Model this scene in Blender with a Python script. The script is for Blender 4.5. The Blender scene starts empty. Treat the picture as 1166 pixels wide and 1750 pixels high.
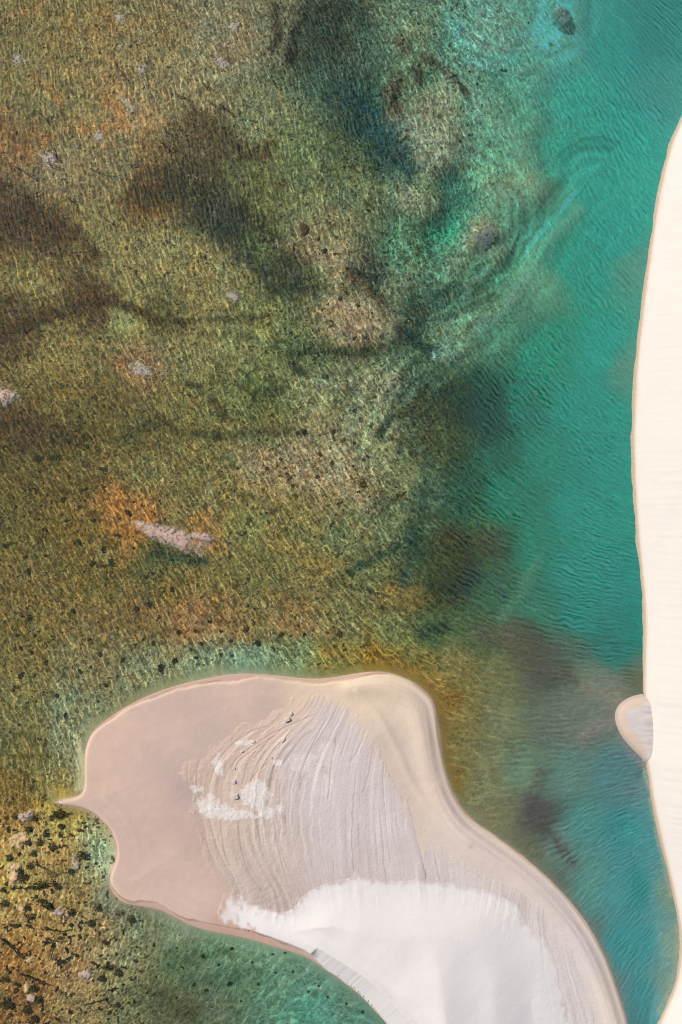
import bpy, math, random
import numpy as np

# ------------------------------------------------------------------ camera, light
SC = bpy.context.scene
COL = SC.collection
S = 0.06                      # metres per photo pixel at water level
HGT = 78.0                    # height of the drone
SUN_EL, SUN_AZ = math.radians(43), math.radians(144)   # azimuth counted from +X, anticlockwise: sun from the left, slightly from the top
SUN_STRENGTH, SKY_STRENGTH, EXPOSURE = 3.7, 0.07, 0.0

cam_d = bpy.data.cameras.new("camera")
cam = bpy.data.objects.new("camera", cam_d); COL.objects.link(cam)
cam.location = (0, 0, HGT)
cam_d.sensor_fit = 'VERTICAL'
cam_d.angle = 2 * math.atan(875 * S / HGT)
cam_d.clip_start, cam_d.clip_end = 0.5, 5000
SC.camera = cam

world = bpy.data.worlds.new("World"); SC.world = world; world.use_nodes = True
wn = world.node_tree
sky = wn.nodes.new("ShaderNodeTexSky"); sky.sky_type = 'NISHITA'; sky.sun_disc = False
sky.sun_elevation = SUN_EL
sky.sun_rotation = math.pi / 2 - SUN_AZ
sky.air_density, sky.dust_density, sky.ozone_density = 1.0, 1.2, 1.0
bg = wn.nodes["Background"]; bg.inputs["Strength"].default_value = SKY_STRENGTH
wn.links.new(sky.outputs["Color"], bg.inputs["Color"])

sun_d = bpy.data.lights.new("sun", 'SUN'); sun_d.energy = SUN_STRENGTH; sun_d.angle = math.radians(0.53)
sun_d.color = (1.0, 0.94, 0.85)
sun = bpy.data.objects.new("sun", sun_d); COL.objects.link(sun)
sun.rotation_euler = (0, math.pi / 2 - SUN_EL, SUN_AZ)
SC.view_settings.view_transform = 'Standard'; SC.view_settings.look = 'None'
SC.view_settings.exposure = EXPOSURE; SC.view_settings.gamma = 1.0
SC.cycles.use_denoising = False; SC.cycles.filter_width = 1.15
SC.cycles.max_bounces = 8; SC.cycles.transparent_max_bounces = 12
SC.cycles.caustics_reflective = False; SC.cycles.caustics_refractive = False

# ------------------------------------------------------------------ numeric helpers
K = np.array([1.0, 1.0, 1.0])      # light that a flat white surface returns (set from a test)
SIG = np.array([0.43, 0.075, 0.070])     # absorption of the water, per metre
PATH = 1 + 1 / math.sin(SUN_EL)

def lin(c):
    c = np.asarray(c, float) / 255.0
    return np.where(c <= 0.04045, c / 12.92, ((c + 0.055) / 1.055) ** 2.4)

def hash2(ix, iy, seed):
    n = (ix.astype(np.int64) * 374761393 + iy.astype(np.int64) * 668265263 + seed * 1442695041) & 0xFFFFFFFF
    n = ((n ^ (n >> 13)) * 1274126177) & 0xFFFFFFFF
    n = ((n ^ (n >> 15)) * 2246822519) & 0xFFFFFFFF
    return ((n ^ (n >> 16)) & 0xFFFFFF) / float(0xFFFFFF)

def vn(x, y, seed=0):
    ix, iy = np.floor(x), np.floor(y)
    fx, fy = x - ix, y - iy
    fx = fx * fx * fx * (fx * (fx * 6 - 15) + 10); fy = fy * fy * fy * (fy * (fy * 6 - 15) + 10)
    a, b = hash2(ix, iy, seed), hash2(ix + 1, iy, seed)
    c, d = hash2(ix, iy + 1, seed), hash2(ix + 1, iy + 1, seed)
    return (a + (b - a) * fx) * (1 - fy) + (c + (d - c) * fx) * fy

def fbm(x, y, octs=4, seed=0, gain=0.5):
    s, a, t = 0.0, 1.0, 0.0
    for o in range(octs):
        s = s + a * (vn(x * 2 ** o + 17.3 * o, y * 2 ** o - 9.1 * o, seed + o * 31) - 0.5); t += a; a *= gain
    return s / t * 2          # about -1..1

def sstep(a, b, x):
    t = np.clip((x - a) / (b - a), 0, 1); return t * t * (3 - 2 * t)

def seg_dist(U, V, pts):
    """distance to a polyline and the share of its length at the nearest point"""
    best = np.full(U.shape, 1e9); tt = np.zeros(U.shape)
    n = len(pts) - 1
    for i in range(n):
        ax, ay = pts[i]; bx, by = pts[i + 1]
        dx, dy = bx - ax, by - ay; L = dx * dx + dy * dy + 1e-9
        t = np.clip(((U - ax) * dx + (V - ay) * dy) / L, 0, 1)
        d = np.hypot(U - ax - t * dx, V - ay - t * dy)
        m = d < best
        best = np.where(m, d, best); tt = np.where(m, (i + t) / n, tt)
    return best, tt

def inside(U, V, poly):
    r = np.zeros(U.shape, bool); n = len(poly)
    for i in range(n):
        x1, y1 = poly[i]; x2, y2 = poly[(i + 1) % n]
        if y1 == y2: continue
        r ^= ((y1 > V) != (y2 > V)) & (U < (x2 - x1) * (V - y1) / (y2 - y1) + x1)
    return r

def chaikin(p, n=2, closed=False):
    p = [np.array(q, float) for q in p]
    for _ in range(n):
        q = [] if closed else [p[0]]
        m = len(p) if closed else len(p) - 1
        for i in range(m):
            a, b = p[i], p[(i + 1) % len(p)]
            q += [a * .75 + b * .25, a * .25 + b * .75]
        if not closed: q.append(p[-1])
        p = q
    return [tuple(v) for v in p]

def sdist(U, V, poly):
    """signed distance in photo pixels, positive inside"""
    d, _ = seg_dist(U, V, list(poly) + [poly[0]])
    return np.where(inside(U, V, poly), d, -d)

def blur(a, k):
    """box blur three times"""
    for _ in range(3):
        for ax in (0, 1):
            p = np.pad(a, [(k + 1, k) if i == ax else (0, 0) for i in range(a.ndim)], mode='edge')
            c = np.cumsum(p, axis=ax)
            n = a.shape[ax]
            a = (np.take(c, np.arange(2 * k + 1, 2 * k + 1 + n), ax) - np.take(c, np.arange(0, n), ax)) / (2 * k + 1)
    return a

def bil(a, x, y):
    """bilinear look-up, x along columns"""
    h, w = a.shape[:2]
    x = np.clip(x, 0, w - 1.001); y = np.clip(y, 0, h - 1.001)
    i, j = x.astype(int), y.astype(int); fx, fy = x - i, y - j
    if a.ndim == 3: fx, fy = fx[..., None], fy[..., None]
    return (a[j, i] * (1 - fx) + a[j, i + 1] * fx) * (1 - fy) + (a[j + 1, i] * (1 - fx) + a[j + 1, i + 1] * fx) * fy

def XY(u, v): return ((np.asarray(u) - 583) * S, (875 - np.asarray(v)) * S)

# ------------------------------------------------------------------ outlines read off the photograph (photo pixels)
ISLAND = chaikin([(92,1372),(105,1366),(130,1362),(141,1355),(145,1340),(144,1310),(145,1285),(152,1262),(165,1242),(190,1225),(215,1208),(250,1190),
 (290,1175),(340,1162),(390,1153),(420,1151),(470,1154),(520,1160),(560,1160),(600,1152),(640,1147),(670,1150),(700,1162),(720,1174),(738,1192),(745,1210),
 (750,1240),(755,1280),(762,1320),(775,1355),(795,1388),(820,1410),(850,1430),(885,1455),(920,1485),(950,1512),(975,1540),(1000,1572),(1020,1605),(1040,1645),
 (1055,1690),(1068,1730),(1075,1760),(1100,1850),(1130,2000),(900,2050),(760,1920),(700,1800),(662,1750),(640,1727),(622,1706),(593,1682),(552,1655),(529,1638),(500,1627),
 (470,1618),(433,1607),(400,1599),(360,1592),(330,1584),(300,1568),(270,1553),(240,1549),(215,1545),(199,1535),(190,1520),(187,1503),(190,1488),(197,1473),(200,1455),
 (195,1435),(185,1415),(170,1398),(150,1385),(130,1379),(105,1377)], 2, True)
DUNE_EDGE = chaikin([(1300,-220),(1260,-90),(1226,0),(1194,110),(1167,205),(1150,242),(1138,285),(1128,330),(1120,380),(1112,435),(1104,500),(1096,560),(1090,620),(1086,680),
 (1084,740),(1085,800),(1088,860),(1092,920),(1098,980),(1103,1030),(1105,1080),(1103,1130),(1102,1190),(1107,1215),(1110,1250),(1109,1280),(1107,1300),(1112,1330),(1118,1370),(1128,1420),
 (1140,1470),(1152,1520),(1162,1570),(1166,1605),(1164,1650),(1155,1690),(1142,1720),(1128,1750),(1112,1800),(1100,1860),(1120,2000)], 2)
DUNE = DUNE_EDGE + [(2600, 2300), (2600, -400)]
SPUR = chaikin([(1104,1190),(1085,1193),(1070,1200),(1060,1209),(1055,1222),(1058,1240),(1068,1258),(1080,1272),(1092,1284),(1102,1294),(1108,1301),(1125,1296),(1130,1230),(1120,1190)], 2, True)
CRUST = chaikin([(500,1184),(470,1213),(432,1226),(398,1238),(372,1260),(345,1280),(316,1292),(304,1312),(312,1332),(328,1348),(318,1385),(328,1402),(334,1440),(342,1472),(362,1502),
 (390,1520),(420,1570),(560,1600),(700,1690),(800,1800),(900,1900),(1066,1900),(1042,1760),(1025,1700),(1000,1640),(970,1590),(930,1540),(880,1506),(830,1486),(780,1458),(740,1430),
 (712,1390),(690,1345),(665,1300),(640,1252),(614,1216),(590,1188),(545,1180)], 2, True)
DRIFT = chaikin([(368,1566),(374,1545),(378,1530),(390,1522),(420,1528),(455,1545),(490,1558),(506,1544),(512,1530),(530,1515),(560,1502),(590,1495),(602,1493),(605,1478),(612,1486),(640,1498),(680,1500),
 (720,1497),(760,1505),(800,1510),(840,1516),(868,1534),(884,1540),(892,1565),(910,1590),(936,1606),(950,1640),(955,1680),(968,1720),(975,1760),(990,1900),(900,1990),(760,1920),
 (700,1800),(664,1752),(641,1727),(623,1706),(594,1682),(553,1655),(531,1626),(482,1608),(432,1594),(388,1583)], 1, True)
SLIP_TOP = [(395,1578),(440,1590),(500,1602),(545,1606),(600,1640),(640,1662),(682,1692),(702,1730),(718,1765),(780,1850)]

# water colour as seen in the photograph: x, y, r, g, b
CP = """0 0 95 88 47;100 60 112 95 50;250 60 111 97 57;400 60 112 105 74;480 30 99 98 69;560 60 43 53 39;640 70 64 83 63;700 40 86 106 79;720 110 78 103 74;780 60 84 125 107;850 60 104 137 118;
900 100 91 143 122;970 60 105 173 157;1050 60 61 146 135;1140 40 61 131 136;1140 150 70 138 134;1000 150 62 154 134;1080 200 60 151 137;50 150 106 96 53;150 180 119 102 56;220 190 121 103 65;350 150 118 110 73;
450 200 104 108 72;500 250 92 102 61;560 130 59 80 62;620 190 33 66 58;680 240 39 67 57;600 260 76 89 53;760 180 122 128 93;740 250 119 127 97;830 180 92 134 109;900 220 98 145 117;950 250 58 149 129;
1050 300 52 151 133;20 240 105 79 43;100 300 112 100 65;200 300 109 99 62;250 330 99 73 34;350 230 74 65 39;330 320 55 50 31;390 380 47 53 39;440 400 73 86 45;450 320 86 89 50;520 320 94 103 65;
560 400 109 106 70;620 330 87 96 64;720 340 101 114 77;700 410 70 115 85;790 320 53 106 87;850 310 105 144 114;905 300 106 136 108;760 380 48 125 98;830 400 113 111 86;850 440 65 134 101;900 400 88 152 122;
950 400 61 145 121;930 480 104 153 122;1000 450 44 147 127;1060 400 53 149 135;1090 450 83 140 124;20 380 62 50 28;80 400 76 57 31;150 400 109 102 56;200 430 112 104 61;300 430 117 111 64;400 460 113 104 59;
480 460 56 65 41;520 500 79 87 53;590 440 128 114 76;630 465 43 52 39;610 530 122 113 79;600 570 128 112 84;680 480 87 103 77;720 510 63 85 66;780 490 80 116 86;820 520 86 117 91;880 500 79 123 98;
50 480 113 102 53;150 510 74 58 31;30 540 71 59 33;220 540 123 124 71;270 540 76 76 41;350 520 113 104 58;450 540 107 111 62;100 600 110 101 54;240 620 113 91 59;300 600 108 107 64;400 600 105 107 63;
520 600 79 91 54;560 600 77 85 52;640 610 65 81 55;720 590 70 95 67;780 570 83 111 85;850 560 80 135 107;950 600 39 138 114;1040 600 43 149 133;1072 620 89 134 118;100 680 95 84 43;200 680 95 82 41;
300 690 100 95 51;400 690 95 100 55;450 670 86 95 49;550 660 112 114 73;650 650 115 120 87;720 680 61 88 73;780 690 54 67 41;840 690 42 77 54;900 690 39 118 101;1000 700 39 143 125;50 740 71 60 33;
150 740 86 79 40;250 730 82 77 40;350 750 102 92 48;450 740 76 81 45;550 760 118 112 76;650 760 118 121 83;720 750 72 87 61;780 760 65 85 57;850 770 51 101 83;950 780 41 133 115;1050 780 47 138 124;
50 820 87 77 40;150 820 95 81 41;250 820 108 98 56;350 830 103 94 52;450 800 127 109 71;540 800 125 108 77;620 830 133 116 80;690 830 107 113 76;740 850 72 95 69;800 850 47 92 69;880 850 39 121 102;
1000 880 36 142 126;50 900 92 82 41;150 900 103 83 40;220 880 158 97 43;350 920 128 98 52;420 900 108 105 58;500 900 115 101 52;600 900 101 102 63;680 900 99 109 73;720 930 47 67 47;780 930 54 64 36;
850 930 77 103 63;920 930 54 129 108;1000 980 46 140 125;1060 1000 30 132 122;50 1000 104 86 46;150 1000 103 87 42;280 950 80 79 43;300 1000 106 89 44;380 980 97 91 50;450 980 100 93 50;550 1000 116 99 53;
650 980 92 95 58;690 1020 107 89 47;760 1000 61 67 36;850 1020 63 100 73;920 1050 66 125 103;1000 1060 46 133 120;1080 1060 26 124 114;50 1080 102 86 45;150 1080 109 90 51;250 1060 100 83 46;330 1060 135 96 56;
420 1060 110 95 54;500 1060 112 92 53;580 1080 100 97 59;680 1080 102 107 65;750 1080 72 92 59;830 1090 72 90 60;900 1090 87 92 74;980 1110 82 106 93;1060 1120 43 118 109;1090 1160 97 103 83;50 1150 110 94 51;
150 1140 112 101 64;250 1140 113 113 78;350 1130 116 122 86;430 1125 102 123 95;500 1115 109 119 77;580 1110 114 105 49;650 1125 118 94 34;720 1140 117 102 50;780 1150 123 113 67;850 1160 115 117 78;930 1150 88 90 80;
1000 1170 112 127 106;1040 1180 120 126 114;40 1220 106 97 56;110 1200 113 113 79;120 1260 114 117 85;60 1290 100 91 49;130 1310 124 114 76;100 1350 122 107 56;30 1350 105 86 42;760 1200 131 99 43;800 1230 123 113 68;
860 1230 120 126 93;930 1230 105 116 102;1000 1230 113 121 110;1050 1190 115 114 99;780 1320 122 113 66;830 1320 128 128 91;900 1320 109 133 109;980 1330 100 133 122;1050 1330 88 129 129;1090 1350 98 131 132;920 1400 90 88 82;
850 1400 124 123 90;960 1450 105 137 126;1000 1420 84 142 134;1080 1420 67 141 147;1110 1400 86 136 136;910 1460 109 111 88;950 1510 100 115 102;1010 1520 96 148 139;1060 1530 82 149 148;1110 1530 52 135 157;1140 1530 125 143 121;
1000 1600 105 125 120;1060 1620 72 149 156;1110 1620 68 148 160;1150 1620 128 148 132;1050 1700 105 135 135;1100 1700 72 147 156;1140 1690 118 142 130;1080 1745 81 139 146;20 1400 133 96 46;60 1440 175 122 67;110 1400 149 121 53;
160 1420 137 130 85;180 1480 135 142 104;100 1480 138 104 56;30 1500 174 124 63;130 1520 125 102 56;200 1540 108 105 79;60 1580 151 108 58;150 1600 129 105 65;250 1600 112 112 78;30 1650 129 89 45;120 1660 142 105 65;
220 1660 115 108 71;40 1730 113 80 42;130 1730 123 102 63;230 1730 97 94 61;300 1590 116 129 97;300 1640 79 95 64;300 1720 90 85 56;380 1620 107 134 100;400 1680 86 111 81;370 1720 87 97 74;450 1640 105 139 108;
480 1700 88 121 94;550 1680 88 123 101;540 1730 80 134 110;600 1720 87 116 96;620 1745 81 123 103"""
CP = np.array([[float(t) for t in r.split()] for r in CP.replace("\n", "").split(";")])

# weed, rust and sand drawn along the bed: points, half width, colour, strength, raggedness
ST = [
 ([(495,98),(498,62),(518,26),(560,5)], 9, (38,36,26), .9, .5), ([(470,5),(476,45),(464,78)], 8, (62,58,42), .8, .9), ([(540,8),(620,20)], 16, (45,52,40), .8, .7),
 ([(525,40),(560,120),(588,178)], 26, (46,66,54), .7, .4), ([(585,168),(640,210),(692,268)], 28, (32,60,58), .85, .4), ([(570,190),(600,260)], 18, (62,70,46), .6, .7),
 ([(678,128),(664,160),(690,190)], 12, (64,62,46), .9, 1), ([(712,108),(716,124)], 9, (60,60,46), .9, 1), ([(680,55),(694,82)], 7, (70,68,52), .8, 1), ([(725,88),(770,112),(800,150)], 7, (72,74,58), .7, 1),
 ([(735,180),(760,215)], 26, (98,98,74), .6, 1), ([(780,40),(800,70)], 14, (70,108,92), .5, .5), ([(850,110),(880,165),(900,190)], 8, (62,120,100), .6, .3),
 ([(240,335),(300,312),(350,342),(400,372),(450,392),(505,432)], 24, (48,48,30), .85, .5), ([(345,365),(400,385)], 20, (42,48,38), .7, .3), ([(330,182),(352,222),(400,246),(455,252)], 15, (70,62,36), .8, .7),
 ([(0,332),(42,372),(92,396),(145,424)], 19, (62,46,23), .85, .6), ([(0,572),(60,546),(130,526),(190,510)], 11, (72,56,28), .9, .7), ([(190,510),(225,524),(270,548),(330,546)], 8, (78,68,38), .85, .5),
 ([(330,546),(420,540),(460,534)], 5, (84,80,46), .6, .4), ([(400,420),(470,470),(530,505)], 22, (54,60,42), .75, .6), ([(500,450),(515,490)], 12, (52,56,42), .6, .6), ([(615,462),(645,470)], 17, (44,54,42), .85, .3),
 ([(590,465),(620,478),(650,515)], 6, (80,66,40), .7, .4), ([(500,602),(540,594),(600,602),(655,600),(700,575)], 9, (56,70,48), .75, .6), ([(700,578),(732,545),(722,512),(700,534)], 9, (54,76,60), .8, .6),
 ([(504,606),(506,630),(524,640)], 7, (58,72,50), .85, .3), ([(530,640),(560,640)], 10, (80,92,60), .6, .7), ([(690,560),(720,580),(748,606)], 11, (46,70,58), .85, .9), ([(690,512),(750,500),(805,482)], 12, (50,76,62), .8, .6),
 ([(740,520),(800,510),(850,470),(880,420)], 7, (58,100,82), .6, .4), ([(720,545),(790,530),(845,500)], 6, (60,96,78), .5, .5), ([(648,740),(664,716),(698,700),(722,668)], 7, (60,78,60), .8, .4), ([(650,735),(655,752),(668,748)], 5, (60,74,54), .8, .3),
 ([(668,745),(700,765),(715,780)], 5, (88,80,50), .7, .4), ([(704,690),(760,678),(820,690),(852,720)], 28, (48,62,46), .75, .4), ([(720,700),(762,770)], 30, (64,66,42), .6, .6), ([(820,660),(860,720)], 26, (40,84,70), .6, .2),
 ([(735,850),(706,930),(690,995)], 15, (52,70,54), .75, .5), ([(740,1002),(795,1004)], 25, (50,60,42), .75, .5), ([(760,930),(825,930)], 32, (66,66,42), .6, .6), ([(800,820),(790,870)], 20, (46,78,62), .6, .5),
 ([(600,978),(640,955),(682,935)], 7, (62,80,56), .8, .5), ([(640,865),(690,850)], 7, (80,84,56), .6, .6), ([(0,722),(60,730),(132,746)], 17, (66,56,32), .8, .7), ([(212,748),(280,714),(300,738)], 8, (72,72,40), .7, .6),
 ([(330,738),(400,747),(440,736),(520,738)], 6, (70,72,42), .75, .6), ([(440,676),(480,664)], 11, (70,80,48), .8, .6), ([(362,684),(386,716)], 7, (82,76,44), .8, .4), ([(318,655),(340,658)], 6, (72,68,42), .8, .6),
 ([(260,945),(300,955),(345,960)], 8, (66,78,52), .8, .5), ([(928,1320),(908,1372),(916,1405),(948,1435),(975,1475)], 12, (86,86,82), .55, .9), ([(910,1365),(914,1400)], 10, (84,80,80), .4, .9),
 ([(830,1095),(900,1086),(950,1130),(985,1175)], 20, (92,90,78), .6, .5), ([(728,1086),(765,1070)], 10, (58,76,52), .8, .5), ([(860,1100),(900,1130)], 22, (98,92,72), .5, .5), ([(870,1060),(930,1090)], 16, (78,88,72), .5, .5),
 ([(700,760),(740,800)], 18, (74,84,58), .5, .6), ([(385,870),(420,850),(470,872)], 12, (92,82,46), .5, .6), ([(660,1010),(705,1025)], 14, (128,98,46), .6, .6),
 # rust
 ([(180,872),(205,892),(240,872)], 15, (160,108,54), .85, .8), ([(318,938),(375,930)], 13, (142,98,52), .75, .8), ([(345,895),(360,915)], 12, (140,92,42), .6, .8), ([(0,250),(30,258),(66,262)], 17, (142,94,42), .7, .7), ([(60,225),(85,235)], 10, (150,98,44), .6, .8),
 ([(180,165),(205,190),(215,215)], 10, (160,100,44), .75, .8), ([(60,130),(100,165)], 10, (150,98,42), .6, .8), ([(140,220),(190,210)], 10, (158,102,48), .6, .8), ([(165,15),(190,30)], 10, (148,96,44), .6, .8), ([(0,25),(60,10)], 12, (140,94,44), .5, .8),
 ([(200,625),(225,635)], 14, (150,102,50), .7, .7), ([(240,1030),(300,1080),(390,1062)], 26, (146,102,58), .5, .9), ([(420,1085),(560,1075)], 16, (128,100,60), .5, .9), ([(0,430),(30,450)], 12, (134,100,50), .5, .8),
 ([(560,1112),(640,1128),(705,1142),(745,1190),(756,1250),(765,1300),(785,1345)], 10, (132,96,38), .75, .3), ([(745,1180),(770,1260)], 14, (128,104,54), .5, .5), ([(100,1352),(118,1368)], 9, (165,132,50), .7, .5), ([(70,1378),(100,1388)], 9, (160,124,48), .7, .5),
 ([(0,1485),(25,1510)], 18, (170,116,52), .7, .5), ([(0,1620),(60,1630),(90,1680)], 24, (146,96,46), .6, .6), ([(20,1440),(80,1450)], 18, (160,112,58), .6, .7), ([(0,1420),(30,1440)], 14, (150,105,55), .6, .7), ([(330,1640),(380,1630)], 14, (76,90,62), .6, .8),
 ([(250,1700),(310,1740)], 22, (70,72,48), .7, .8), ([(330,1690),(440,1660)], 14, (72,92,66), .5, .9), ([(480,1690),(560,1640)], 9, (112,138,108), .5, .6),
 # pale sand showing through
 ([(1005,345),(952,390),(922,440),(882,508),(822,560),(752,606)], 10, (118,152,128), .6, .4), ([(975,330),(990,370)], 14, (80,152,132), .4, .2), ([(885,330),(884,400),(850,450),(800,480)], 7, (110,146,120), .5, .4), ([(905,350),(905,410),(870,465)], 5, (64,116,96), .6, .2),
 ([(768,20),(798,58),(850,74),(920,70),(985,40),(1000,10)], 6, (122,152,134), .5, .3), ([(765,45),(800,80),(860,92),(930,86),(1000,55)], 5, (70,128,112), .5, .2), ([(775,75),(820,100),(880,106),(960,92)], 5, (116,152,134), .45, .2), ([(825,170),(870,230),(940,260)], 16, (118,140,118), .4, .5),
 ([(700,215),(745,262)], 22, (126,132,106), .6, .5), ([(835,300),(862,318)], 14, (128,148,112), .7, .4), ([(895,300),(912,308)], 12, (124,142,112), .7, .4), ([(800,440),(775,455)], 12, (120,128,100), .6, .6), ([(815,385),(850,420)], 22, (120,128,104), .6, .4),
 ([(690,340),(740,350)], 16, (120,124,98), .6, .8), ([(560,530),(640,560)], 30, (134,120,88), .5, .6), ([(500,410),(570,450)], 22, (132,116,84), .5, .6), ([(430,770),(540,790),(600,800)], 30, (136,118,84), .4, .7), ([(560,650),(680,640)], 18, (122,124,92), .5, .6),
 ([(930,960),(900,1010),(860,1060)], 10, (92,138,112), .4, .3), ([(1090,1240),(1035,1232),(1000,1262)], 10, (135,130,122), .6, .3), ([(1050,1195),(1000,1178)], 12, (136,132,116), .5, .3), ([(1060,1260),(1100,1305)], 9, (128,132,132), .7, .2),
 ([(1162,1575),(1163,1640),(1150,1690),(1130,1735)], 6, (156,158,132), .5, .3), ([(1100,1290),(1120,1400),(1150,1530)], 4, (165,160,140), .6, .1), ([(1000,1580),(1040,1650),(1062,1740)], 9, (128,130,124), .6, .2), ([(860,1440),(940,1500),(990,1565)], 10, (124,124,108), .6, .4),
 ([(185,1425),(196,1450),(192,1475),(182,1492)], 8, (158,156,118), .3, .3), ([(130,1260),(138,1300),(134,1345)], 8, (172,164,126), .6, .3),
]

# ------------------------------------------------------------------ phase of the ripples (crests read off the photograph)
WV_ = [(100,100,1,-.12),(300,250,1,-.25),(100,400,1,-.25),(400,400,1,-.35),(600,100,.93,-.37),(850,150,.84,-.54),(1000,300,.82,-.57),(1100,150,.8,-.6),(900,650,.67,-.75),(1050,700,.7,-.71),(1000,1000,.33,-.94),
 (850,1000,.5,-.86),(850,1250,.15,-.98),(980,1230,0,-1),(1050,1290,-.5,-.86),(1050,1500,-.67,-.74),(960,1430,-.3,-.95),(1080,1680,-.8,-.6),(600,950,.75,-.66),(500,700,.88,-.47),(300,700,.9,-.4),(100,700,.92,-.38),
 (350,1000,.9,-.42),(100,1000,.95,-.3),(200,1130,.85,-.5),(50,1250,.98,-.15),(60,1400,.98,.1),(60,1500,.95,.3),(150,1650,.93,.37),(420,1680,.93,.37),(300,1600,.93,.37),(700,1080,.5,-.86),(720,800,.7,-.7),(560,1100,.7,-.7)]
def basis(x, y, deg=5):
    f, gx, gy = [], [], []
    for i in range(deg + 1):
        for j in range(deg + 1 - i):
            if i + j == 0: continue
            f.append(x ** i * y ** j)
            gx.append(i * x ** max(i - 1, 0) * y ** j if i else 0 * x); gy.append(j * x ** i * y ** max(j - 1, 0) if j else 0 * x)
    return np.stack(f, -1), np.stack(gx, -1), np.stack(gy, -1)
wp = np.array(WV_, float); nx = (wp[:, 0] - 583) / 800; ny = (wp[:, 1] - 875) / 800
nn = np.hypot(wp[:, 2], wp[:, 3]); n1, n2 = wp[:, 2] / nn, wp[:, 3] / nn
_, gx, gy = basis(nx, ny)
M = np.vstack([gx, gy]); R = M.T @ M + 0.02 * np.eye(M.shape[1])
c_phi = np.linalg.solve(R, M.T @ np.concatenate([n1, n2])); c_psi = np.linalg.solve(R, M.T @ np.concatenate([-n2, n1]))
def phases(u, v):
    fb, _, _ = basis((np.clip(u, -80, 1250) - 583) / 800, (np.clip(v, -80, 1830) - 875) / 800)
    return fb @ c_phi * 800 * S + 0 * u, fb @ c_psi * 800 * S     # metres across and along the crests

# ------------------------------------------------------------------ the bed: what lies on it and how deep it is
STEP = 1.7
ua = np.arange(-70, 1237, STEP); va = np.arange(-70, 1821, STEP)
U, V = np.meshgrid(ua, va)

def base_map():
    cu = np.arange(-90, 1260, 6.0); cv = np.arange(-90, 1850, 6.0)
    A, B = np.meshgrid(cu, cv)
    num = np.zeros(A.shape + (3,)); den = np.zeros(A.shape)
    for x, y, r, g, b in CP:
        d2 = (A - x) ** 2 + (B - y) ** 2
        w = 1 / (d2 + 24.0 ** 2) ** 2.1
        num += w[..., None] * np.array([r, g, b]); den += w
    return num / den[..., None]

BM = base_map()
w1, w2 = fbm(U / 60, V / 60, 4, 3), fbm(U / 60, V / 60, 4, 57)
left = sstep(1000, 620, U + 0.12 * (V - 800))          # how much grows on the bed, left to right
WA = 5 + 11 * left
WU, WV = U + w1 * WA, V + w2 * WA
T = bil(BM, (WU + 90) / 6.0, (WV + 90) / 6.0)
fx_, fy_ = fbm(U / 16, V / 16, 4, 93), fbm(U / 16, V / 16, 4, 94)
rag = fbm(U / 8, V / 8, 4, 91, .65)
rag2 = fbm(U / 26, V / 26, 3, 92)
str_ = fbm((U * .8 - V * .6) / 5.0 + 2 * fx_, (U * .6 + V * .8) / 22.0 + 2 * fy_, 3, 95)
for pts, w, c, a, rg in ST:
    us = [p[0] for p in pts]; vs = [p[1] for p in pts]; m = 3.2 * w + 24
    i0, i1 = np.searchsorted(ua, [min(us) - m, max(us) + m]); j0, j1 = np.searchsorted(va, [min(vs) - m, max(vs) + m])
    if i1 <= i0 or j1 <= j0: continue
    sl = (slice(j0, j1), slice(i0, i1))
    k = 0.45 if w > 14 else 0.2
    if w >= 12: k = 1.0
    d, t = seg_dist(U[sl] + k * w1[sl] * WA[sl] + min(9, .55 * w) * fx_[sl], V[sl] + k * w2[sl] * WA[sl] + min(9, .55 * w) * fy_[sl], chaikin(pts, 2))
    a_ = a * (.55 if c[0] > 1.3 * c[1] and c[0] > 110 else 1.0)
    if sum(c) < 235 and w < 12: c = [q * .86 for q in c]; a_ = min(.92, a_ * 1.1)
    g_ = np.exp(-(d / (w * 1.05)) ** 2)
    al = a_ * sstep(.06, .85, g_ + (.22 + .22 * rg) * rag[sl] + .22 * rag2[sl] * g_ + .16 * str_[sl] * (g_ > .03)) * (g_ > .01)
    al = np.clip(al * (1 + .35 * rag[sl]), 0, .95) * sstep(.01, .12, g_)
    if w >= 12:       # wide beds thin out gradually, with holes and strands
        gw = np.exp(-(d / (w * (1.0 + .55 * rag2[sl]))) ** 2)
        al = np.clip(a_ * gw * (1 + .9 * rag[sl] + .5 * str_[sl] + .5 * rag2[sl]), 0, .92)
    T[sl] += al[..., None] * (np.array(c) - T[sl])

# thin veins of weed and pale silt that wind between the beds
for sd_, sx, sy, c, a in ((310, 120, 60, (66, 66, 40), .75), (311, 70, 46, (74, 70, 44), .40), (312, 90, 60, (140, 138, 100), .42), (313, 46, 34, (58, 66, 46), .5)):
    n_ = fbm((U + .25 * V) / sx + .55 * fx_ + .5 * w1, (V - .25 * U) / sy + .55 * fy_ + .5 * w2, 3, sd_)
    vein = np.clip(1 - np.abs(n_) / .055, 0, 1) * sstep(-.1, .35, fbm(U / 80, V / 80, 3, sd_ + 20)) * sstep(900, 760, U + .1 * V) * sstep(1120, 1020, V)
    al = np.clip(a * vein * (1 + .8 * rag), 0, .8); T += al[..., None] * (np.array(c) - T)
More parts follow.
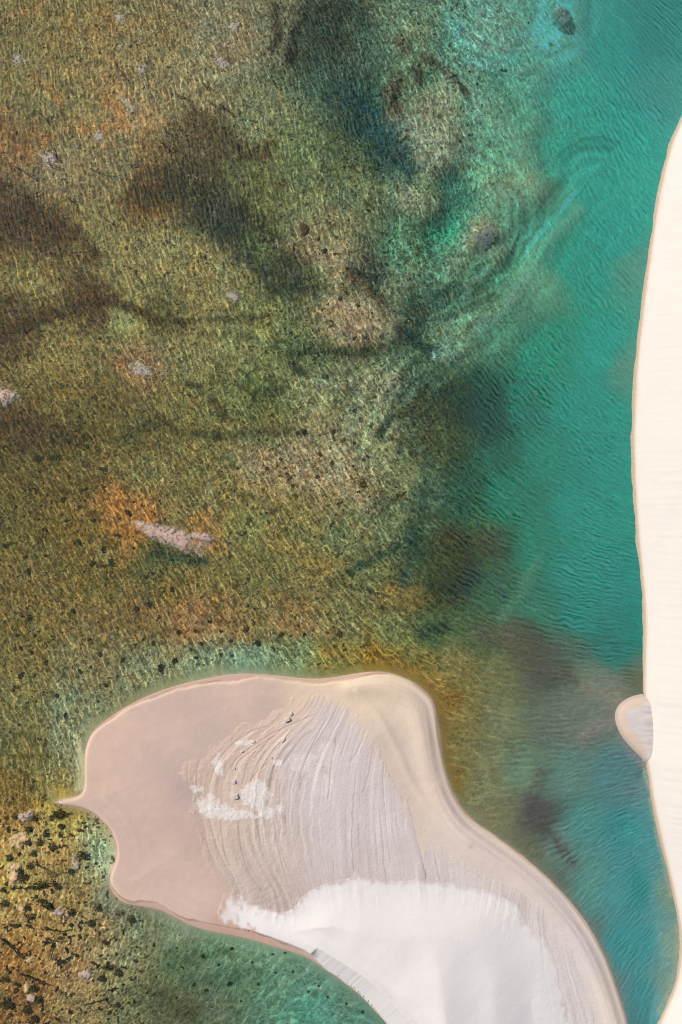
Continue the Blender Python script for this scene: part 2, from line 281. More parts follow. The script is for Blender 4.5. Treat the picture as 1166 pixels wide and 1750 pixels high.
# swirls of fine sediment left by the current: bands that follow two curved spines
d, t = seg_dist(U + 6 * fx_, V + 6 * fy_, chaikin([(1030,300),(960,385),(915,470),(850,550),(760,610),(690,690),(640,800)], 3))
sgn = np.sign((U - 830) * 0.75 + (V - 520) * 0.62)
band = fbm(sgn * d / 9 + .4 * rag2, t * 7 + sgn, 3, 301) * np.exp(-(d / 95) ** 2) * (1 - .75 * (sgn > 0))
r0 = np.hypot(U - 868, (V + 10) * 1.15) + 7 * rag2; th0 = np.arctan2(V + 10, U - 868)
band = band + .65 * fbm(r0 / 8.5, th0 * 1.6, 3, 302) * np.exp(-((r0 - 105) / 60) ** 2)
r1 = np.hypot(U - 800, (V - 360) * .9) + 10 * rag2; band = band + .8 * fbm(r1 / 9, np.arctan2(V - 360, U - 800) * 1.5, 3, 303) * np.exp(-((r1 - 90) / 45) ** 2)
r2 = np.hypot((U - 560) * .8, V - 560) + 10 * rag2; band = band + .6 * fbm(r2 / 10, np.arctan2(V - 560, U - 560) * 1.5, 3, 304) * np.exp(-((r2 - 95) / 45) ** 2)
T *= (1 + 0.36 * band)[..., None]
# fine growth: mottling, specks, rust and moss
sd_is = sdist(U, V, ISLAND); sd_du = np.full(U.shape, -999.0)
sl = (slice(None), slice(int(np.searchsorted(ua, 900)), None))
sd_du[sl] = sdist(U[sl], V[sl], DUNE)
sd_sp = np.full(U.shape, -999.0)
sl = (slice(int(np.searchsorted(va, 1050)), int(np.searchsorted(va, 1450))), slice(int(np.searchsorted(ua, 950)), None))
sd_sp[sl] = sdist(U[sl], V[sl], SPUR)
SHORE = -np.maximum(np.maximum(sd_is, sd_du), sd_sp)      # pixels of water between here and dry land
mg = .45 * np.exp(-np.clip(-sd_is, 0, None) / (4.5 + 3 * sstep(1500, 1560, V) * (U > 250))) * (.8 + .5 * rag2); mg = np.clip(np.where(U > 640, mg * .8, mg), 0, .8)[..., None]
T = T * (1 - mg) + mg * np.array([178, 156, 134])
T_smooth = T.copy()
lum = T.mean(axis=2)
grow = np.clip(0.12 + 0.95 * left, 0, 1) * sstep(2, 26, SHORE) * (1 - .45 * sstep(200, 290, U) * sstep(1500, 1560, V))
bl = sstep(300, 180, U) * sstep(1340, 1420, V)
m1 = fbm(U / 34, V / 34, 4, 11); m2 = fbm(U / 8, V / 8, 3, 12); m3 = fbm(U / 3.6, V / 3.6, 2, 13); m4 = fbm(U / 15, V / 15, 3, 14)
PHI, PSI = phases(U + 3 * m4, V + 3 * m2)
PHI0, PSI0 = phases(U, V)
# pattern for painted sun caustics over the rippled bed
nr = vn(PHI / 0.55 + 0.45 * m2, PSI / 2.0, 17); ridge_ = np.clip(1 - np.abs(nr - 0.5) * 5.0, 0, 1)
nr2 = vn(PHI / 0.36 + 0.4 * m4, PSI / 1.1, 18); ridge2 = np.clip(1 - np.abs(nr2 - 0.5) * 4.5, 0, 1)
patch = sstep(-.35, .4, fbm(U / 30, V / 30, 3, 19))
caustic_net = (0.62 * ridge_ + 0.38 * ridge2) * (0.35 + 0.65 * patch)
grain = hash2(np.arange(len(ua))[None, :] + 0 * U, np.arange(len(va))[:, None] + 0 * V, 5) - .5
f = 1 + grow * (0.05 * m1 + 0.26 * m2 + 0.36 * m3 + 0.12 * m4 + .34 * grain)
f *= 1 - 0.60 * grow * sstep(0.30, 0.50, m2 * 0.55 + m3 * 0.6 + 0.2 * m4 + .18 * grain)      # dark specks of weed
f *= 1 + 0.30 * grow * sstep(0.34, 0.7, -m2 * 0.5 - m3 * 0.6 + 0.2 * m1)      # bare light grains
f *= 1 - .55 * bl * sstep(.16, .34, m2 * .5 + m3 * .45 + .25 * m4)
f *= 1 + (1 - grow) * 0.05 * (vn(PHI / 0.45, PSI / 1.6, 20) - 0.5)
f = f / blur(f, 12) * (.97 + .09 * left)
T = T * np.clip(f, .3, 2.0)[..., None]
hue = fbm(U / 42, V / 42, 4, 15); hue2 = fbm(U / 12, V / 12, 3, 16)
h = grow * (0.06 * hue + 0.09 * hue2)
T = T * np.stack([1 + h, 1 + 0 * h, 1 - h * 0.9], -1)
lf_ = left[..., None]; gy_ = T.mean(axis=2, keepdims=True)
T = (gy_ + (T - gy_) * (1 - .15 * lf_)) * (1 + .10 * lf_)
T[..., 0] *= 1 - .035 * left * sstep(700, 950, V)
T[..., 2] = np.where(U > 900, np.minimum(T[..., 2], T[..., 1] * (1.0 - .06 * sstep(500, 200, V))), T[..., 2]); T[..., 0] = np.where(U > 900, np.maximum(T[..., 0], T[..., 1] * .40), T[..., 0])
T = np.clip(T, 6, 250)

RG = lin(T_smooth)
rg = RG[..., 0] / RG[..., 1]
depth = (math.log(1.12) - np.log(np.clip(rg, .05, 3))) / (PATH * (SIG[0] - SIG[1]))
depth = blur(np.clip(depth + 0.32, 0.28, 2.2), 5)
def shelf(px, k):
    x = np.clip(px, 0, None) * S * k; return 0.02 + depth * (1 - np.exp(-x / np.maximum(depth, .1)))
depth = np.minimum(np.minimum(shelf(-sd_du, .85), shelf(-sd_is, .30)), shelf(-sd_sp, .35))
depth = np.where(SHORE < 0, 0.02 + np.clip(-SHORE, 0, 40) * S * 0.12, depth)
bedz = -depth + (0.02 * m4 + 0.02 * m2) * grow * np.clip(depth / .4, 0, 1)
TURB0, TURB1, TCOL = 0.010, 0.20, np.array([0.19, 0.48, 0.42])
turb = TURB0 + (TURB1 - TURB0) * sstep(1.1, .35, rg) * sstep(0, 40, SHORE) * np.clip(1.15 - left * 1.15, 0, 1)
turb = blur(turb, 8)
WADD = turb[..., None] * TCOL * .95 + .004
trans = (1 - turb[..., None]) ** 2 * np.exp(-PATH * depth[..., None] * SIG)
alb = np.clip((lin(T) - WADD) / (K * trans), 0.012, 0.62)

# ------------------------------------------------------------------ mesh helpers
def tag(o, label=None, cat=None, group=None, kind=None):
    if label: o["label"] = label
    if cat: o["category"] = cat
    if group: o["group"] = group
    if kind: o["kind"] = kind
    return o

def link(name, me, mat=None, parent=None):
    o = bpy.data.objects.new(name, me); COL.objects.link(o)
    if mat and not me.materials: me.materials.append(mat)
    if parent: o.parent = parent
    return o

def np_mesh(name, co, faces, attrs=None, smooth=True):
    me = bpy.data.meshes.new(name)
    nf, k = faces.shape
    me.vertices.add(len(co)); me.vertices.foreach_set("co", np.ascontiguousarray(co, np.float32).ravel())
    me.loops.add(nf * k); me.loops.foreach_set("vertex_index", np.ascontiguousarray(faces, np.int32).ravel())
    me.polygons.add(nf); me.polygons.foreach_set("loop_start", np.arange(0, nf * k, k, dtype=np.int32))
    me.polygons.foreach_set("use_smooth", np.full(nf, smooth))
    me.update(calc_edges=True)
    for an, arr in (attrs or {}).items():
        arr = np.asarray(arr)
        if arr.ndim == 2:
            a = me.attributes.new(an, 'FLOAT_COLOR', 'POINT')
            a.data.foreach_set("color", np.hstack([arr, np.ones((len(arr), 1))]).astype(np.float32).ravel())
        else:
            a = me.attributes.new(an, 'FLOAT', 'POINT'); a.data.foreach_set("value", arr.astype(np.float32))
    return me

def grid_mesh(name, X, Y, Z, attrs, keep=None):
    h, w = X.shape
    idx = np.arange(h * w).reshape(h, w)
    q = np.stack([idx[1:, :-1], idx[1:, 1:], idx[:-1, 1:], idx[:-1, :-1]], -1).reshape(-1, 4)
    co = np.stack([X, Y, Z], -1).reshape(-1, 3)
    at = {k: (a.reshape(-1, 3) if a.ndim == 3 else a.reshape(-1)) for k, a in attrs.items()}
    if keep is not None:
        kk = keep.reshape(-1); q = q[kk[q].any(axis=1)]
        used = np.unique(q); re = np.full(h * w, -1); re[used] = np.arange(len(used))
        q = re[q]; co = co[used]; at = {k: a[used] for k, a in at.items()}
    return np_mesh(name, co, q, at)

# ------------------------------------------------------------------ materials
def new_mat(name):
    m = bpy.data.materials.new(name); m.use_nodes = True
    nt = m.node_tree; b = nt.nodes["Principled BSDF"]
    return m, nt, b
def node(nt, t, **kw):
    n = nt.nodes.new(t)
    for k, v in kw.items(): setattr(n, k, v)
    return n
def math_n(nt, op, a, b=None):
    n = node(nt, "ShaderNodeMath", operation=op)
    for i, v in enumerate((a, b)):
        if v is None: continue
        if isinstance(v, (int, float)): n.inputs[i].default_value = v
        else: nt.links.new(v, n.inputs[i])
    return n.outputs[0]

def ground_mat(name, noise_scale=6.0, var=0.12, bump=0.0, bump_scale=4.0, rough=0.9, spec=0.1, ripples=None):
    m, nt, b = new_mat(name); L = nt.links.new
    at = node(nt, "ShaderNodeAttribute", attribute_name="albedo")
    geo = node(nt, "ShaderNodeNewGeometry")
    nz = node(nt, "ShaderNodeTexNoise"); nz.inputs["Scale"].default_value = noise_scale; nz.inputs["Detail"].default_value = 4
    L(geo.outputs["Position"], nz.inputs["Vector"])
    mr = node(nt, "ShaderNodeMapRange"); mr.inputs["From Min"].default_value = .3; mr.inputs["From Max"].default_value = .7
    mr.inputs["To Min"].default_value = 1 - var; mr.inputs["To Max"].default_value = 1 + var
    L(nz.outputs["Fac"], mr.inputs["Value"])
    mx = node(nt, "ShaderNodeVectorMath", operation='SCALE'); L(at.outputs["Color"], mx.inputs[0]); L(mr.outputs[0], mx.inputs["Scale"])
    L(mx.outputs[0], b.inputs["Base Color"])
    b.inputs["Roughness"].default_value = rough; b.inputs["Specular IOR Level"].default_value = spec
    if ripples:
        wl, ln, dist = ripples
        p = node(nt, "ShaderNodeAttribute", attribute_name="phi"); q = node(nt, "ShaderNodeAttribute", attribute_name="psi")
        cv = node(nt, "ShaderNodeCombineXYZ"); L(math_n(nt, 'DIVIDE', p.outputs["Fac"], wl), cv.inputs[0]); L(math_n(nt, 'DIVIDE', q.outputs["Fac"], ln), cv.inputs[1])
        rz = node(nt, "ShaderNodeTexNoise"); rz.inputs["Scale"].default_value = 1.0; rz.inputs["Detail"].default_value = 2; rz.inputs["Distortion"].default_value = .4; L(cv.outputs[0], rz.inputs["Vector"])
        st = node(nt, "ShaderNodeAttribute", attribute_name="grow")  # growth mask, also scales the painted caustics
        # sun caustics painted into the bed colour: bright lines, darker gaps
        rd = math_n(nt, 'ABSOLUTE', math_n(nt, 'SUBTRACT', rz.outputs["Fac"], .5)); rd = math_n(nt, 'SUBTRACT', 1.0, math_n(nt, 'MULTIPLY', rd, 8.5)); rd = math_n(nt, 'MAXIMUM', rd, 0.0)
        # long broken caustic streaks, painted the same way
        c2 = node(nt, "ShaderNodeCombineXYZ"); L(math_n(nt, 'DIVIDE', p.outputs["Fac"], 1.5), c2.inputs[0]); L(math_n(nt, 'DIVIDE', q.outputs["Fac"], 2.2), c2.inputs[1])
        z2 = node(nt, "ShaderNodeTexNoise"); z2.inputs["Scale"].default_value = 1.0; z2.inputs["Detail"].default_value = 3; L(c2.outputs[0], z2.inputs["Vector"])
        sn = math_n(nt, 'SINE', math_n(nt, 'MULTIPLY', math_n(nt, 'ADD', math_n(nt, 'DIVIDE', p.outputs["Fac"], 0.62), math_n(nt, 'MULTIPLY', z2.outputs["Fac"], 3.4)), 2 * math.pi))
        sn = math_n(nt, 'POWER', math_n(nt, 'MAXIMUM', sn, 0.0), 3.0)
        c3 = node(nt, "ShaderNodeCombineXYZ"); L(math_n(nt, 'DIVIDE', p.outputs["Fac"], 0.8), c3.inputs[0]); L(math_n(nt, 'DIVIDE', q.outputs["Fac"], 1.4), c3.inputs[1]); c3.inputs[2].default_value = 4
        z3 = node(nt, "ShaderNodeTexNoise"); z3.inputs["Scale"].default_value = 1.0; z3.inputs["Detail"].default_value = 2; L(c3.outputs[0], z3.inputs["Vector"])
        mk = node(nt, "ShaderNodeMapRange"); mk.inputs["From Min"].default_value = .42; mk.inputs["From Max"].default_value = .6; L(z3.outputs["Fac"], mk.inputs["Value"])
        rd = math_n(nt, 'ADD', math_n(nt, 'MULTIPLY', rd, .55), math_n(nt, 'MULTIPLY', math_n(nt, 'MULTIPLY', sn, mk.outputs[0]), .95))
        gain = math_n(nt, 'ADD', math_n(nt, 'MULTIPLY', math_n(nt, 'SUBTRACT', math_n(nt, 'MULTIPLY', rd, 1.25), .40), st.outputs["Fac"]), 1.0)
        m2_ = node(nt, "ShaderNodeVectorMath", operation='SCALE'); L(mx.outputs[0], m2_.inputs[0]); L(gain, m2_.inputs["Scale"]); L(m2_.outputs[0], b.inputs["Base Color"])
        bp = node(nt, "ShaderNodeBump"); bp.inputs["Distance"].default_value = dist; L(st.outputs["Fac"], bp.inputs["Strength"]); L(rz.outputs["Fac"], bp.inputs["Height"]); L(bp.outputs[0], b.inputs["Normal"])
    elif bump:
        n2 = node(nt, "ShaderNodeTexNoise"); n2.inputs["Scale"].default_value = bump_scale; n2.inputs["Detail"].default_value = 5; L(geo.outputs["Position"], n2.inputs["Vector"])
        bp = node(nt, "ShaderNodeBump"); bp.inputs["Distance"].default_value = bump; bp.inputs["Strength"].default_value = 1; L(n2.outputs["Fac"], bp.inputs["Height"]); L(bp.outputs[0], b.inputs["Normal"])
    return m

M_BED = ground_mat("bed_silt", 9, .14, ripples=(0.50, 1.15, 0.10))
M_SAND = ground_mat("wet_sand", 5, .02, 0.012, 7)
M_CRUST = ground_mat("crusted_sand", 6, .05, 0.03, 8)
M_DRY = ground_mat("dry_white_sand", 2, .012, 0.01, 9)
M_DUNE = ground_mat("dune_sand", 2, .012, 0.012, 6)

def water_mat():
    m, nt, b = new_mat("clear_lagoon_water"); L = nt.links.new
    nt.nodes.remove(b); out = nt.nodes["Material Output"]
    p = node(nt, "ShaderNodeAttribute", attribute_name="phi"); q = node(nt, "ShaderNodeAttribute", attribute_name="psi")
    def rip(wl, ln, seed, detail):
        cv = node(nt, "ShaderNodeCombineXYZ"); L(math_n(nt, 'DIVIDE', p.outputs["Fac"], wl), cv.inputs[0]); L(math_n(nt, 'DIVIDE', q.outputs["Fac"], ln), cv.inputs[1]); cv.inputs[2].default_value = seed
        n = node(nt, "ShaderNodeTexNoise"); n.inputs["Scale"].default_value = 1.0; n.inputs["Detail"].default_value = detail; n.inputs["Distortion"].default_value = 0.0
        L(cv.outputs[0], n.inputs["Vector"]); return n.outputs["Fac"]
    def train(wl, seed, wob):
        w_ = math_n(nt, 'MULTIPLY', rip(1.3, 1.9, seed, 1), wob)
        ph = math_n(nt, 'ADD', math_n(nt, 'DIVIDE', p.outputs["Fac"], wl), w_)
        return math_n(nt, 'SINE', math_n(nt, 'MULTIPLY', ph, 2 * math.pi))
    amp = node(nt, "ShaderNodeMapRange"); amp.inputs["From Min"].default_value = .38; amp.inputs["From Max"].default_value = .66; amp.inputs["To Min"].default_value = .12; L(rip(1.0, 1.7, 9, 1), amp.inputs["Value"])
    amp2 = node(nt, "ShaderNodeMapRange"); amp2.inputs["From Min"].default_value = .40; amp2.inputs["From Max"].default_value = .64; amp2.inputs["To Min"].default_value = .0; L(rip(0.8, 1.3, 23, 1), amp2.inputs["Value"])
    hgt = math_n(nt, 'ADD', math_n(nt, 'MULTIPLY', train(0.50, 3, 2.2), amp.outputs[0]), math_n(nt, 'MULTIPLY', math_n(nt, 'MULTIPLY', train(0.37, 13, 2.6), amp2.outputs[0]), .6))
    hgt0 = hgt
    bp = node(nt, "ShaderNodeBump"); bp.inputs["Strength"].default_value = 1.0; bp.inputs["Distance"].default_value = 0.03; L(hgt, bp.inputs["Height"])
    tr = node(nt, "ShaderNodeBsdfTransparent")
    df = node(nt, "ShaderNodeBsdfDiffuse"); df.inputs["Color"].default_value = (0.19, 0.48, 0.42, 1); L(bp.outputs[0], df.inputs["Normal"])
    gl = node(nt, "ShaderNodeBsdfGlossy"); gl.inputs["Roughness"].default_value = 0.5; L(bp.outputs[0], gl.inputs["Normal"])
    # milky water near the surface; ripple light and dark painted in through the mix
    tb = node(nt, "ShaderNodeAttribute", attribute_name="turbidity")
    k1 = math_n(nt, 'ADD', math_n(nt, 'MULTIPLY', tb.outputs["Fac"], 0.66), 0.014)
    gz = node(nt, "ShaderNodeTexNoise"); gz.inputs["Scale"].default_value = .11; gz.inputs["Detail"].default_value = 1; geo = node(nt, "ShaderNodeNewGeometry"); L(geo.outputs["Position"], gz.inputs["Vector"])
    gm = node(nt, "ShaderNodeMapRange"); gm.inputs["From Min"].default_value = .35; gm.inputs["From Max"].default_value = .65; gm.inputs["To Min"].default_value = .35; gm.inputs["To Max"].default_value = 1.25; L(gz.outputs["Fac"], gm.inputs["Value"])
    k1 = math_n(nt, 'MULTIPLY', k1, gm.outputs[0])
    fac = math_n(nt, 'MAXIMUM', math_n(nt, 'ADD', tb.outputs["Fac"], math_n(nt, 'MULTIPLY', k1, hgt0)), 0.0)
    a = node(nt, "ShaderNodeMixShader"); L(fac, a.inputs[0]); L(tr.outputs[0], a.inputs[1]); L(df.outputs[0], a.inputs[2])
    c = node(nt, "ShaderNodeMixShader"); c.inputs[0].default_value = 0.010; L(a.outputs[0], c.inputs[1]); L(gl.outputs[0], c.inputs[2])
    L(c.outputs[0], out.inputs["Surface"])
    # Cycles' absorption: sigma = density * (1 - colour)
    dens = 0.5
    va_ = node(nt, "ShaderNodeVolumeAbsorption"); va_.inputs["Density"].default_value = dens
    va_.inputs["Color"].default_value = (*(1 - SIG / dens), 1); L(va_.outputs[0], out.inputs["Volume"])
    return m
M_WATER = water_mat()

def plain_mat(name, c1, c2, scale=9.0, rough=0.85):
    m, nt, b = new_mat(name); L = nt.links.new
    geo = node(nt, "ShaderNodeNewGeometry"); nz = node(nt, "ShaderNodeTexNoise"); nz.inputs["Scale"].default_value = scale; nz.inputs["Detail"].default_value = 3
    L(geo.outputs["Position"], nz.inputs["Vector"])
    cr = node(nt, "ShaderNodeValToRGB"); cr.color_ramp.elements[0].position = .35; cr.color_ramp.elements[1].position = .65
    cr.color_ramp.elements[0].color = (*c1, 1); cr.color_ramp.elements[1].color = (*c2, 1)
    L(nz.outputs["Fac"], cr.inputs[0]); L(cr.outputs[0], b.inputs["Base Color"])
    b.inputs["Roughness"].default_value = rough; b.inputs["Specular IOR Level"].default_value = 0.15
    return m
M_WEED = plain_mat("dark_waterweed", (0.022, 0.017, 0.008), (0.085, 0.06, 0.024))
M_WEEDG = plain_mat("green_waterweed", (0.022, 0.028, 0.010), (0.07, 0.075, 0.022))
M_WEEDR = plain_mat("rusty_waterweed", (0.05, 0.022, 0.008), (0.16, 0.07, 0.025))
M_BUSH = plain_mat("bush_leaves", (0.020, 0.020, 0.009), (0.10, 0.085, 0.030))
M_TWIG = plain_mat("soaked_wood", (0.02, 0.017, 0.012), (0.06, 0.048, 0.035))
M_SHOAL = ground_mat("shoal_silt", 7, .12, 0.02, 6)
M_SILT = ((.58, .40, .32), (.13, .085, .05), .95)
M_SPECK = ((.26, .20, .17), (.045, .035, .028), .95)
M_PINK = ((.62, .42, .34), (.22, .15, .13), .9)
M_MOUND = ((.74, .48, .25), (.40, .22, .08), .6)
M_CLOD = plain_mat("sand_clod", (0.55, 0.48, 0.43), (0.66, 0.60, 0.55), 5.0)

# ------------------------------------------------------------------ lagoon bed: fine inside the frame, coarse to the horizon
ext = np.array([40, 100, 200, 340, 520, 760, 1080, 1500, 2100, 3000, 4400, 6500, 10000, 16000.0])
fu = np.concatenate([ua[0] - ext[::-1], ua, ua[-1] + ext]); fv = np.concatenate([va[0] - ext[::-1], va, va[-1] + ext])
FU, FV = np.meshgrid(fu, fv); ne = len(ext)
pad = ((ne, ne), (ne, ne))
Zb = np.pad(bedz, pad, mode='edge'); Ab = np.pad(alb, pad + ((0, 0),), mode='edge'); Gb = np.pad(grow, pad, mode='edge')
far = np.maximum(np.maximum(-70 - FU, FU - 1237), np.maximum(-70 - FV, FV - 1821))
fr_ = sstep(700, 2200, far)
Zb = Zb * (1 - fr_) + fr_ * (3.0 + 5 * fbm(FU / 1500, FV / 900, 3, 70))
Ab = Ab * (1 - fr_[..., None]) + fr_[..., None] * np.array([.66, .60, .53])
PH, PS = phases(FU, FV)
X, Y = XY(FU, FV)
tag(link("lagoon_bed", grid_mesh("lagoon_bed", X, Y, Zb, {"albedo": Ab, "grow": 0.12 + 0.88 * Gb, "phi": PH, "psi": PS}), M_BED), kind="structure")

# ------------------------------------------------------------------ lagoon water: a closed body with a level top
wu = np.concatenate([[-5000, -900], np.arange(-90, 1260, 7.0), [2000, 5000]]); wv = np.concatenate([[-5000, -900], np.arange(-90, 1850, 7.0), [2700, 5000]])
A, B = np.meshgrid(wu, wv); X, Y = XY(A, B); p1, p2 = phases(A, B)
hh, ww = A.shape; idx = np.arange(hh * ww).reshape(hh, ww)
q = np.stack([idx[1:, :-1], idx[1:, 1:], idx[:-1, 1:], idx[:-1, :-1]], -1).reshape(-1, 4)
top = np.stack([X, Y, 0 * X], -1).reshape(-1, 3); bot = top.copy(); bot[:, 2] = -14; n0 = hh * ww
ring = np.concatenate([idx[0, :], idx[1:, -1], idx[-1, -2::-1], idx[-2:0:-1, 0]]); r2 = np.roll(ring, -1)
side = np.stack([ring, r2, r2 + n0, ring + n0], -1)[:, ::-1]
me = np_mesh("lagoon_water", np.vstack([top, bot]), np.vstack([q, q[:, ::-1] + n0, side]), {"phi": np.tile(p1.ravel(), 2), "psi": np.tile(p2.ravel(), 2), "turbidity": np.tile(bil(turb, (A - ua[0]) / STEP, (B - va[0]) / STEP).ravel(), 2)}, smooth=False)
tag(link("lagoon_water", me, M_WATER), kind="structure")

# ------------------------------------------------------------------ sand island
ST2 = 1.5
iu = np.arange(70, 1150, ST2); iv = np.arange(1120, 1990, ST2 * 1.0)
IU, IV = np.meshgrid(iu, iv)
sd = sdist(IU, IV, ISLAND) * S                       # metres
nA = fbm(IU / 50, IV / 50, 4, 21); nB = fbm(IU / 12, IV / 12, 3, 22)
side = np.array([[420,1155,.50],[300,1172,.45],[200,1215,.22],[148,1280,.06],[143,1340,.06],[120,1370,.10],[180,1405,.12],[198,1460,.14],[188,1500,.10],[200,1535,.40],[280,1552,.60],[360,1590,.75],[480,1620,.75],[550,1655,.10],
                 [620,1700,.05],[600,1155,.35],[700,1165,.18],[748,1230,.12],[765,1330,.12],[860,1440,.10],[960,1525,.10],[1040,1650,.10],[1075,1760,.10]], float)
nn_ = 0; dd_ = 0
for x, y, w in side:
    q_ = 1 / ((IU - x) ** 2 + (IV - y) ** 2 + 300) ** 2; nn_ = nn_ + w * q_; dd_ = dd_ + q_
bw = nn_ / dd_ * (1 + 0.9 * nA) + 0.05                  # wandering beach scarp
scarp = sstep(bw - .10, bw + .14, sd) * 0.13
z_is = np.where(sd < 0, sd * 1.3, 0.10 * (1 - np.exp(-np.clip(sd, 0, 9) / 0.5))) + scarp * sstep(-.1, .3, sd) + 0.35 * sstep(0.8, 9, sd) + 0.012 * nB * sstep(.3, 1, sd)
# the rounded rim along the north-east shore
rim_line = chaikin([(600,1172),(660,1170),(705,1195),(720,1240),(728,1290),(738,1340),(765,1385),(800,1425),(860,1465),(915,1510),(960,1565),(1000,1625),(1030,1690),(1052,1760),(1075,1850)], 2)
dr, _ = seg_dist(IU, IV, rim_line)
z_is += 0.30 * np.exp(-(dr / 17) ** 2) * sstep(0.1, 1.2, sd)
cx_, _ = seg_dist(IU, IV, chaikin([(610,1180),(645,1215),(675,1270),(700,1330),(740,1390),(800,1440)], 2))
z_is += 0.10 * np.exp(-(cx_ / 7) ** 2)
ICP = np.array([[200,1250,213,187,168],[160,1300,214,188,166],[300,1250,210,184,168],[250,1350,210,184,168],[230,1450,210,184,168],[280,1500,211,186,170],[340,1540,214,190,174],[310,1400,204,179,165],[420,1190,212,188,170],
 [350,1260,198,178,166],[450,1205,200,178,165],[300,1300,196,176,164],[320,1350,190,170,160],[320,1430,198,174,160],[300,1470,208,184,168],[520,1170,220,196,172],[560,1190,224,202,178],[640,1180,226,204,178],[680,1220,224,204,182],[720,1260,222,202,184],
 [660,1260,216,198,182],[700,1330,216,196,182],[740,1350,222,202,186],[780,1420,220,204,192],[860,1480,218,202,192],[940,1540,214,200,192],[1000,1620,216,204,198],[1040,1700,220,206,194],[450,1600,196,168,152],[380,1590,200,170,152],[540,1640,186,164,150],[240,1535,214,190,170]], float)
num = np.zeros(IU.shape + (3,)); den = np.zeros(IU.shape)
for x, y, r, g, b in ICP:
    w = 1 / (((IU - x) ** 2 + (IV - y) ** 2) + 400) ** 1.6; num += w[..., None] * np.array([r, g, b]); den += w
Ti = num / den[..., None]
edge = np.exp(-((sd - bw - .05) / 0.22) ** 2)
Ti += (0.55 * edge * (0.6 + 0.4 * nA))[..., None] * (np.array([232, 208, 176]) - Ti)
wetb = sstep(bw + .04, bw - .10, sd)
Ti += (0.75 * wetb)[..., None] * (np.array([196, 166, 146]) - Ti)
# dark broken thread along the scarp
thr = np.exp(-((sd - bw + .12) / 0.07) ** 2) * sstep(.1, .5, fbm(IU / 40, IV / 40, 3, 33) + .15)
Ti -= (34 * thr)[..., None]
mauve = np.exp(-((sd - 0.95) / 0.22) ** 2) * sstep(600, 720, IU) + 0.8 * np.exp(-((sd - 1.55) / 0.12) ** 2) * sstep(640, 740, IU)
strk = fbm(sd / .14, (IU + IV) / 160, 3, 34) * sstep(.05, .3, sd) * sstep(3.4, 1.2, sd) * sstep(600, 720, IU)
Ti *= (1 + .05 * strk)[..., None]
Ti += (0.34 * mauve * np.clip(0.7 + 1.4 * nA + .5 * nB, 0, 1.6))[..., None] * (np.array([178, 156, 156]) - Ti)
damp = fbm(IU / 110 + .4 * nA, IV / 75, 4, 35); tide = fbm(sd / .5, (IU - IV) / 150, 3, 36) * sstep(.3, .8, sd) * sstep(5, 2, sd)
Ti[..., 1] -= 2.5 * sstep(520, 380, IU); Ti *= (1 + 0.016 * nA + 0.014 * nB + .022 * damp + .018 * tide)[..., None]
X, Y = XY(IU, IV)
alb_i = np.clip(lin(np.clip(Ti, 0, 250)) / K, .02, .8)
def is_height(u, v): return float(bil(z_is, np.array((u - iu[0]) / ST2), np.array((v - iv[0]) / ST2)))
tag(link("sand_island", grid_mesh("sand_island", X, Y, z_is, {"albedo": alb_i}, sd > -0.9), M_SAND), kind="structure")

# layered crust laid bare by the wind: terraces follow a set of traced lines
G = [(0,[(500,1195),(440,1225),(380,1255),(335,1290),(315,1320),(322,1360),(325,1400),(335,1450),(360,1495),(400,1520)]),(60,[(520,1200),(460,1240),(410,1280),(385,1310),(375,1340),(375,1400),(385,1450),(410,1500),(450,1530)]),
 (120,[(540,1205),(500,1240),(460,1265),(440,1300),(430,1340),(430,1400),(440,1450),(460,1500),(490,1545)]),(180,[(570,1205),(540,1225),(510,1260),(492,1300),(486,1340),(488,1400),(495,1450),(510,1500)]),
 (230,[(600,1212),(585,1240),(560,1290),(548,1350),(545,1400),(545,1450),(550,1500)]),(280,[(612,1220),(605,1260),(595,1310),(590,1360),(588,1420),(590,1490)]),(320,[(635,1250),(628,1290),(625,1340),(622,1400),(625,1490)]),
 (360,[(655,1285),(655,1330),(658,1380),(665,1430),(675,1490)]),(400,[(680,1330),(690,1380),(705,1430),(720,1490)]),(430,[(720,1400),(735,1440),(760,1500)]),(480,[(800,1470),(815,1510)]),(540,[(860,1500),(872,1540)]),
 (590,[(905,1525),(912,1570),(930,1630),(952,1700),(970,1760)]),(630,[(945,1555),(958,1620),(978,1690),(994,1760)]),(665,[(975,1600),(996,1660),(1015,1720),(1026,1760)]),(700,[(1010,1650),(1030,1710),(1045,1760)])]
gu = np.arange(290, 1080, 5.0); gv = np.arange(1170, 1910, 5.0); GU, GV = np.meshgrid(gu, gv)
num = np.zeros(GU.shape); den = np.zeros(GU.shape)
for fv_, line in G:
    d, _ = seg_dist(GU, GV, chaikin(line, 2)); w = 1 / (d * d + 30) ** 1.5; num += fv_ * w; den += w
FF = blur(num / den, 4)
cu_ = np.arange(290, 1080, 1.2); cv_ = np.arange(1168, 1905, 1.2); CU, CV = np.meshgrid(cu_, cv_)
f0 = bil(FF, (CU - 290) / 5.0, (CV - 1170) / 5.0)
wrp = fbm(CU / 60, CV / 60, 3, 41); wrp2 = fbm(CU / 14, CV / 14, 3, 42)
f1 = f0 + 4 * wrp + 0.9 * wrp2
sc = sdist(CU, CV, CRUST)
rough_l = sstep(560, 430, CU)                          # ragged terraces left, fine lines right
lines = 0.5 * fbm(f1 / 8.0, CV / 320, 2, 43) + 0.4 * fbm(f1 / 3.6, CV / 160, 2, 44)
terr = f1 / 17.0 + 0.25 * wrp2; tf = np.floor(terr); tr_ = terr - tf
step_ = (tf + sstep(0.0, 0.16, tr_)) - terr
amp = sstep(-.3, .35, fbm(CU / 45, CV / 45, 3, 46))
